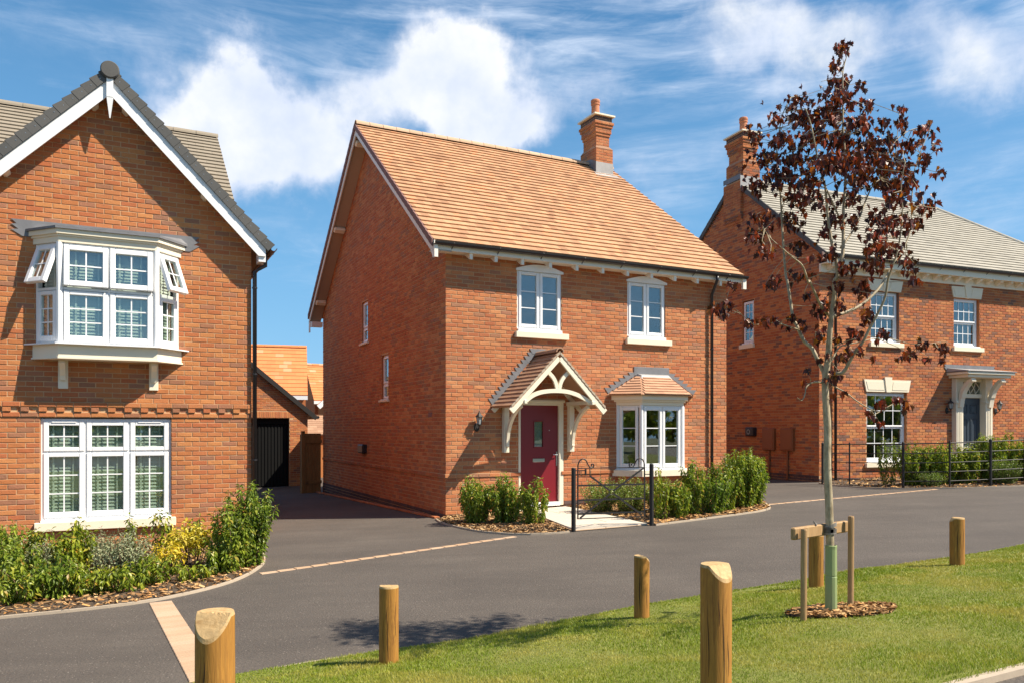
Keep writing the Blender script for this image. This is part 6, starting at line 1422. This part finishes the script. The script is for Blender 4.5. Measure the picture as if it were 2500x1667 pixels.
for u, vb, vt, w_, k, lb in [
    (606, 1385, 1178, 125, 'dense', 'tallest leafy laurel shrub at the right end of the left bed, beside the driveway'),
    (560, 1398, 1235, 105, 'dense', 'broad laurel shrub just left of the tallest one at the corner of the left bed'),
    (535, 1404, 1315, 75, 'laurel', 'laurel shrub between the golden plant and the corner of the left bed'),
    (470, 1385, 1268, 125, 'yellow', 'bright golden-yellow leaved shrub in the left bed'),
    (415, 1400, 1315, 90, 'yellow', 'smaller golden-yellow clump left of the bright yellow shrub'),
    (470, 1420, 1370, 95, 'laurel', 'low dark laurel in front of the golden-yellow shrub'),
    (478, 1360, 1248, 50, 'sparse', 'slim upright shrub against the brick wall right of the wide window'),
    (400, 1380, 1228, 60, 'sparse', 'tall thin shrub reaching up over the right end of the window sill'),
    (340, 1382, 1250, 64, 'sparse', 'thin-stemmed shrub left of the one that overtops the sill end'),
    (370, 1428, 1345, 105, 'dense', 'dense green shrub in the middle of the left bed behind the edging'),
    (300, 1418, 1292, 150, 'silver', 'large silvery grey-leaved shrub in the left bed'),
    (240, 1395, 1290, 110, 'silver', 'silvery shrub directly under the middle of the wide window'),
    (105, 1425, 1315, 100, 'silver', 'smaller silvery shrub between two laurels at the far left'),
    (318, 1444, 1375, 110, 'laurel', 'laurel shrub at the front edge of the bed before the large silvery plant'),
    (185, 1415, 1265, 110, 'laurel', 'upright laurel shrub under the left part of the wide window sill'),
    (225, 1452, 1372, 120, 'dense', 'low spreading shrub near the edging below the window'),
    (140, 1460, 1350, 130, 'laurel', 'leafy shrub at the front of the bed near the left border'),
    (110, 1395, 1292, 80, 'sparse', 'small upright shrub close to the wall left of the sill'),
    (40, 1400, 1272, 110, 'dense', 'rounded dark shrub at the far left in front of the brick wall'),
    (45, 1440, 1320, 130, 'laurel', 'leafy shrub in the middle row at the left border'),
    (50, 1474, 1375, 130, 'dense', 'lowest shrub in the front row at the left border'),
    (-30, 1440, 1300, 150, 'dense', 'shrub cut by the left border of the picture')]: by_view(u, vb, vt, w_, k, lb, GA_)
shrub(-.62, 13.15, 0.90, 0.34, 'laurel', 'bushy shrub nearest the house corner, left of the red door', group=GB_)
shrub(-.12, 13.0, 0.90, 0.32, 'laurel', 'middle shrub in the small bed left of the red door', group=GB_)
shrub(.38, 12.75, 0.83, 0.25, 'laurel', 'shrub beside the path just left of the red door', group=GB_)
shrub(.22, 12.9, 0.25, 0.18, 'box', 'small low green clump at the foot of the shrub by the path', group=GB_)
shrub(1.62, 14.15, 0.69, 0.39, 'box', 'rounded fine-leaved bush seen through the left half of the gate', group=GR_)
shrub(2.12, 13.9, 0.72, 0.41, 'box', 'rounded yellow-green bush seen through the right half of the gate', group=GR_)
shrub(2.65, 13.9, 0.67, 0.37, 'box', 'fine-leaved bush right behind the hinge-side gatepost', group=GR_)
shrub(2.45, 12.75, 1.03, 0.20, 'sparse', 'thin upright shrub just right of the hinge-side gatepost', group=GR_)
shrub(2.78, 12.95, 0.69, 0.28, 'laurel', 'low laurel shrub second from the gate in the right bed', group=GR_)
shrub(3.08, 13.3, 1.01, 0.25, 'laurel', 'upright shrub below the bay window, third from the gate', group=GR_)
shrub(3.45, 13.35, 0.78, 0.30, 'laurel', 'shrub left of the drainpipe in the right bed', group=GR_)
shrub(3.72, 13.65, 1.03, 0.28, 'laurel', 'shrub in front of the drainpipe of the middle house', group=GR_)
shrub(4.18, 14.15, 1.14, 0.39, 'dense', 'dense tall shrub at the right corner bed of the middle house', group=GR_)
shrub(4.48, 14.55, 1.10, 0.34, 'dense', 'outermost shrub at the right tip of the corner bed', group=GR_)
cs = [(8.75, 18.05, 1.0, .2, 'sparse', 'tall thin shrub by the drainpipe behind the railing'), (9.15, 17.75, .82, .34, 'laurel', 'leafy shrub left of the ground-floor sash window'), (9.75, 17.75, .80, .36, 'laurel', 'broad shrub in front of the ground-floor sash window'), (10.35, 17.8, .72, .34, 'laurel', 'shrub right under the sash window behind the railing'), (10.95, 17.85, .95, .30, 'laurel', 'tall shrub between the sash window and the navy door'),
      (11.5, 18.0, .92, .26, 'laurel', 'shrub just left of the navy door'), (11.0, 17.35, .5, .3, 'box', 'low bright green bush at the foot of the railing'), (12.0, 18.0, .82, .36, 'dense', 'dense shrub in front of the navy door'), (12.55, 18.2, .72, .32, 'laurel', 'shrub at the right jamb of the navy door'), (13.2, 18.3, .96, .3, 'laurel', 'upright shrub right of the navy door under the lantern'), (13.3, 17.95, .40, .2, 'yellow', 'small golden shrub behind the railing near the right border'), (13.8, 18.5, .85, .32, 'laurel', 'shrub near the right border behind the railing'), (14.5, 18.8, .85, .32, 'laurel', 'last shrub at the right border behind the railing'), (9.3, 17.25, .3, .25, 'box', 'small ground bush behind the leftmost bend of the railing')]
for x, y, h, r, k, lb in cs: shrub(x, y, h*1.32, r*1.2, k, lb, group=GC_)

# ================================================================== turf blades
def turf(n, seed, ylo, yhi, hmin, hmax, w, xr):
    r = np.random.RandomState(seed); X = r.uniform(xr[0], xr[1], n); K = r.uniform(0, 1, n)
    Ny = np.array([ip(NX, x) for x in X]); Fy = np.array([ip(FX, x) for x in X]); Y = Ny+(Fy-Ny)*K
    ok = (Y > ylo) & (Y < yhi) & (np.abs(X) < Y*.70+.35) & (((X-TX-.10)/.35)**2+((Y-TY+.01)/.26)**2 > 1)
    X, Y, K, Ny, Fy = X[ok], Y[ok], K[ok], Ny[ok], Fy[ok]; n = len(X)
    Rf = -1.58+.035*np.clip(X, -14, 18)+.02; Z = (-1.08+.02*(X-1))*(1-K)+Rf*K+np.where((K > .02) & (K < .98), .018*np.sin(X*2.1+Y*1.3)*np.sin(Y*2.7-X), 0)+CAMZ-.004
    a = r.uniform(0, 6.28, n); h = r.uniform(hmin, hmax, n)*(1+.35*np.sin(X*3.1+1)*np.sin(Y*2.3)); ln = r.uniform(.1, .9, n)*h; b = r.uniform(0, 6.28, n)
    dx, dy = np.cos(a)*w/2, np.sin(a)*w/2; lx, ly = np.cos(b)*ln, np.sin(b)*ln
    V = np.empty((n, 5, 3)); V[:, 0] = np.stack([X-dx, Y-dy, Z], 1); V[:, 1] = np.stack([X+dx, Y+dy, Z], 1)
    V[:, 2] = np.stack([X+dx*.8+lx*.35, Y+dy*.8+ly*.35, Z+h*.6], 1); V[:, 3] = np.stack([X-dx*.8+lx*.35, Y-dy*.8+ly*.35, Z+h*.6], 1); V[:, 4] = np.stack([X+lx, Y+ly, Z+h], 1)
    i = np.arange(n)*5; F = np.concatenate([np.stack([i, i+1, i+2], 1), np.stack([i, i+2, i+3], 1), np.stack([i+3, i+2, i+4], 1)])
    return V.reshape(-1, 3), F
parts = [turf(620000, 1, 2.2, 4.6, .010, .024, .0028, (-4, 8)), turf(380000, 2, 4.6, 7.0, .011, .026, .0042, (-4, 8)), turf(200000, 3, 7.0, 10.5, .013, .028, .0065, (0, 9))]
VV = []; FF = []; m_ = 0
for V, F in parts: VV.append(V); FF.append(F+m_); m_ += len(V)
o = link_mesh('grass', np_mesh('grass', np.vstack(VV), np.vstack(FF), blade_m)); o['kind'] = 'stuff'
print('grass blades', m_//5)

# ================================================================== across the upper road, behind the camera: what the windows mirror
rs = np.random.RandomState(77); V = []
for i in range(72):
    cx = -75+3.4*i+rs.uniform(-1, 1); cy = -48+rs.uniform(-5, 5)
    if i > 43: cx, cy = 74+rs.uniform(-4, 4), -48+(i-43)*3.4
    rx = rs.uniform(2.4, 4.2); h = rs.uniform(5, 9); n = 620
    q = rs.normal(size=(n, 3)); q /= np.linalg.norm(q, axis=1)[:, None]; q *= rs.uniform(.6, 1.0, n)[:, None]; P = q*np.array([rx, rx, h/2])+np.array([cx, cy, h/2])
    a = rs.normal(size=(n, 3)); a /= np.linalg.norm(a, axis=1)[:, None]; b = np.cross(a, rs.normal(size=(n, 3))); b /= np.linalg.norm(b, axis=1)[:, None]
    s_ = rs.uniform(.25, .5, n)[:, None]; V.append(np.stack([P-a*s_, P-b*s_, P+a*s_, P+b*s_], 1).reshape(-1, 3))
V = np.vstack(V); o = link_mesh('woodland', np_mesh('woodland', V, np.arange(len(V)).reshape(-1, 4), laurel)); o['kind'] = 'stuff'
FLG = empty('banner_flag', (-10.9, .6, -1.6), rad(-40), 'tall burgundy feather banner on a pole beyond the upper road, mirrored in the bay window', 'flag')
MB().tube([(-.30, 0, -1.6), (-.30, 0, 1.5)], .02, 8).build('pole', ironm, FLG)
MB().prism([(-.28, -.35), (.22, -.25), (.26, 1.0), (.05, 1.45), (-.28, 1.5)], -.004, .004).build('banner', door_red, FLG)
mb = MB(); mb.ribbon([(-.12, .008, .75), (-.02, .008, .9), (.06, .008, .78), (.16, .008, .95)], (0, 1, 0), .004, .05); mb.ribbon([(-.12, .008, .35), (.0, .008, .45), (.05, .008, .3), (.15, .008, .4)], (0, 1, 0), .004, .05); mb.build('emblem', white, FLG)
SGN = empty('site_board', (-10.4, .2, -1.6), rad(-40), 'low white site board with a dark oval emblem beyond the upper road', 'sign')
bd = MB().bbox(-.7, .7, 0, .04, -.75, -.30, .01).build('board', white, SGN); MB().lathe([(.12, -.004), (.12, 0)], 0, 0, 20, Matrix.Translation((0, .045, -.52)) @ Matrix.Rotation(math.pi/2, 4, 'X') @ Matrix.Scale(.6, 4, (0, 1, 0))).build('oval_emblem', black, bd)
for x_ in (-.6, .6): MB().box(x_-.03, x_+.03, .05, .09, -1.6, -.4).build('post', black, SGN)
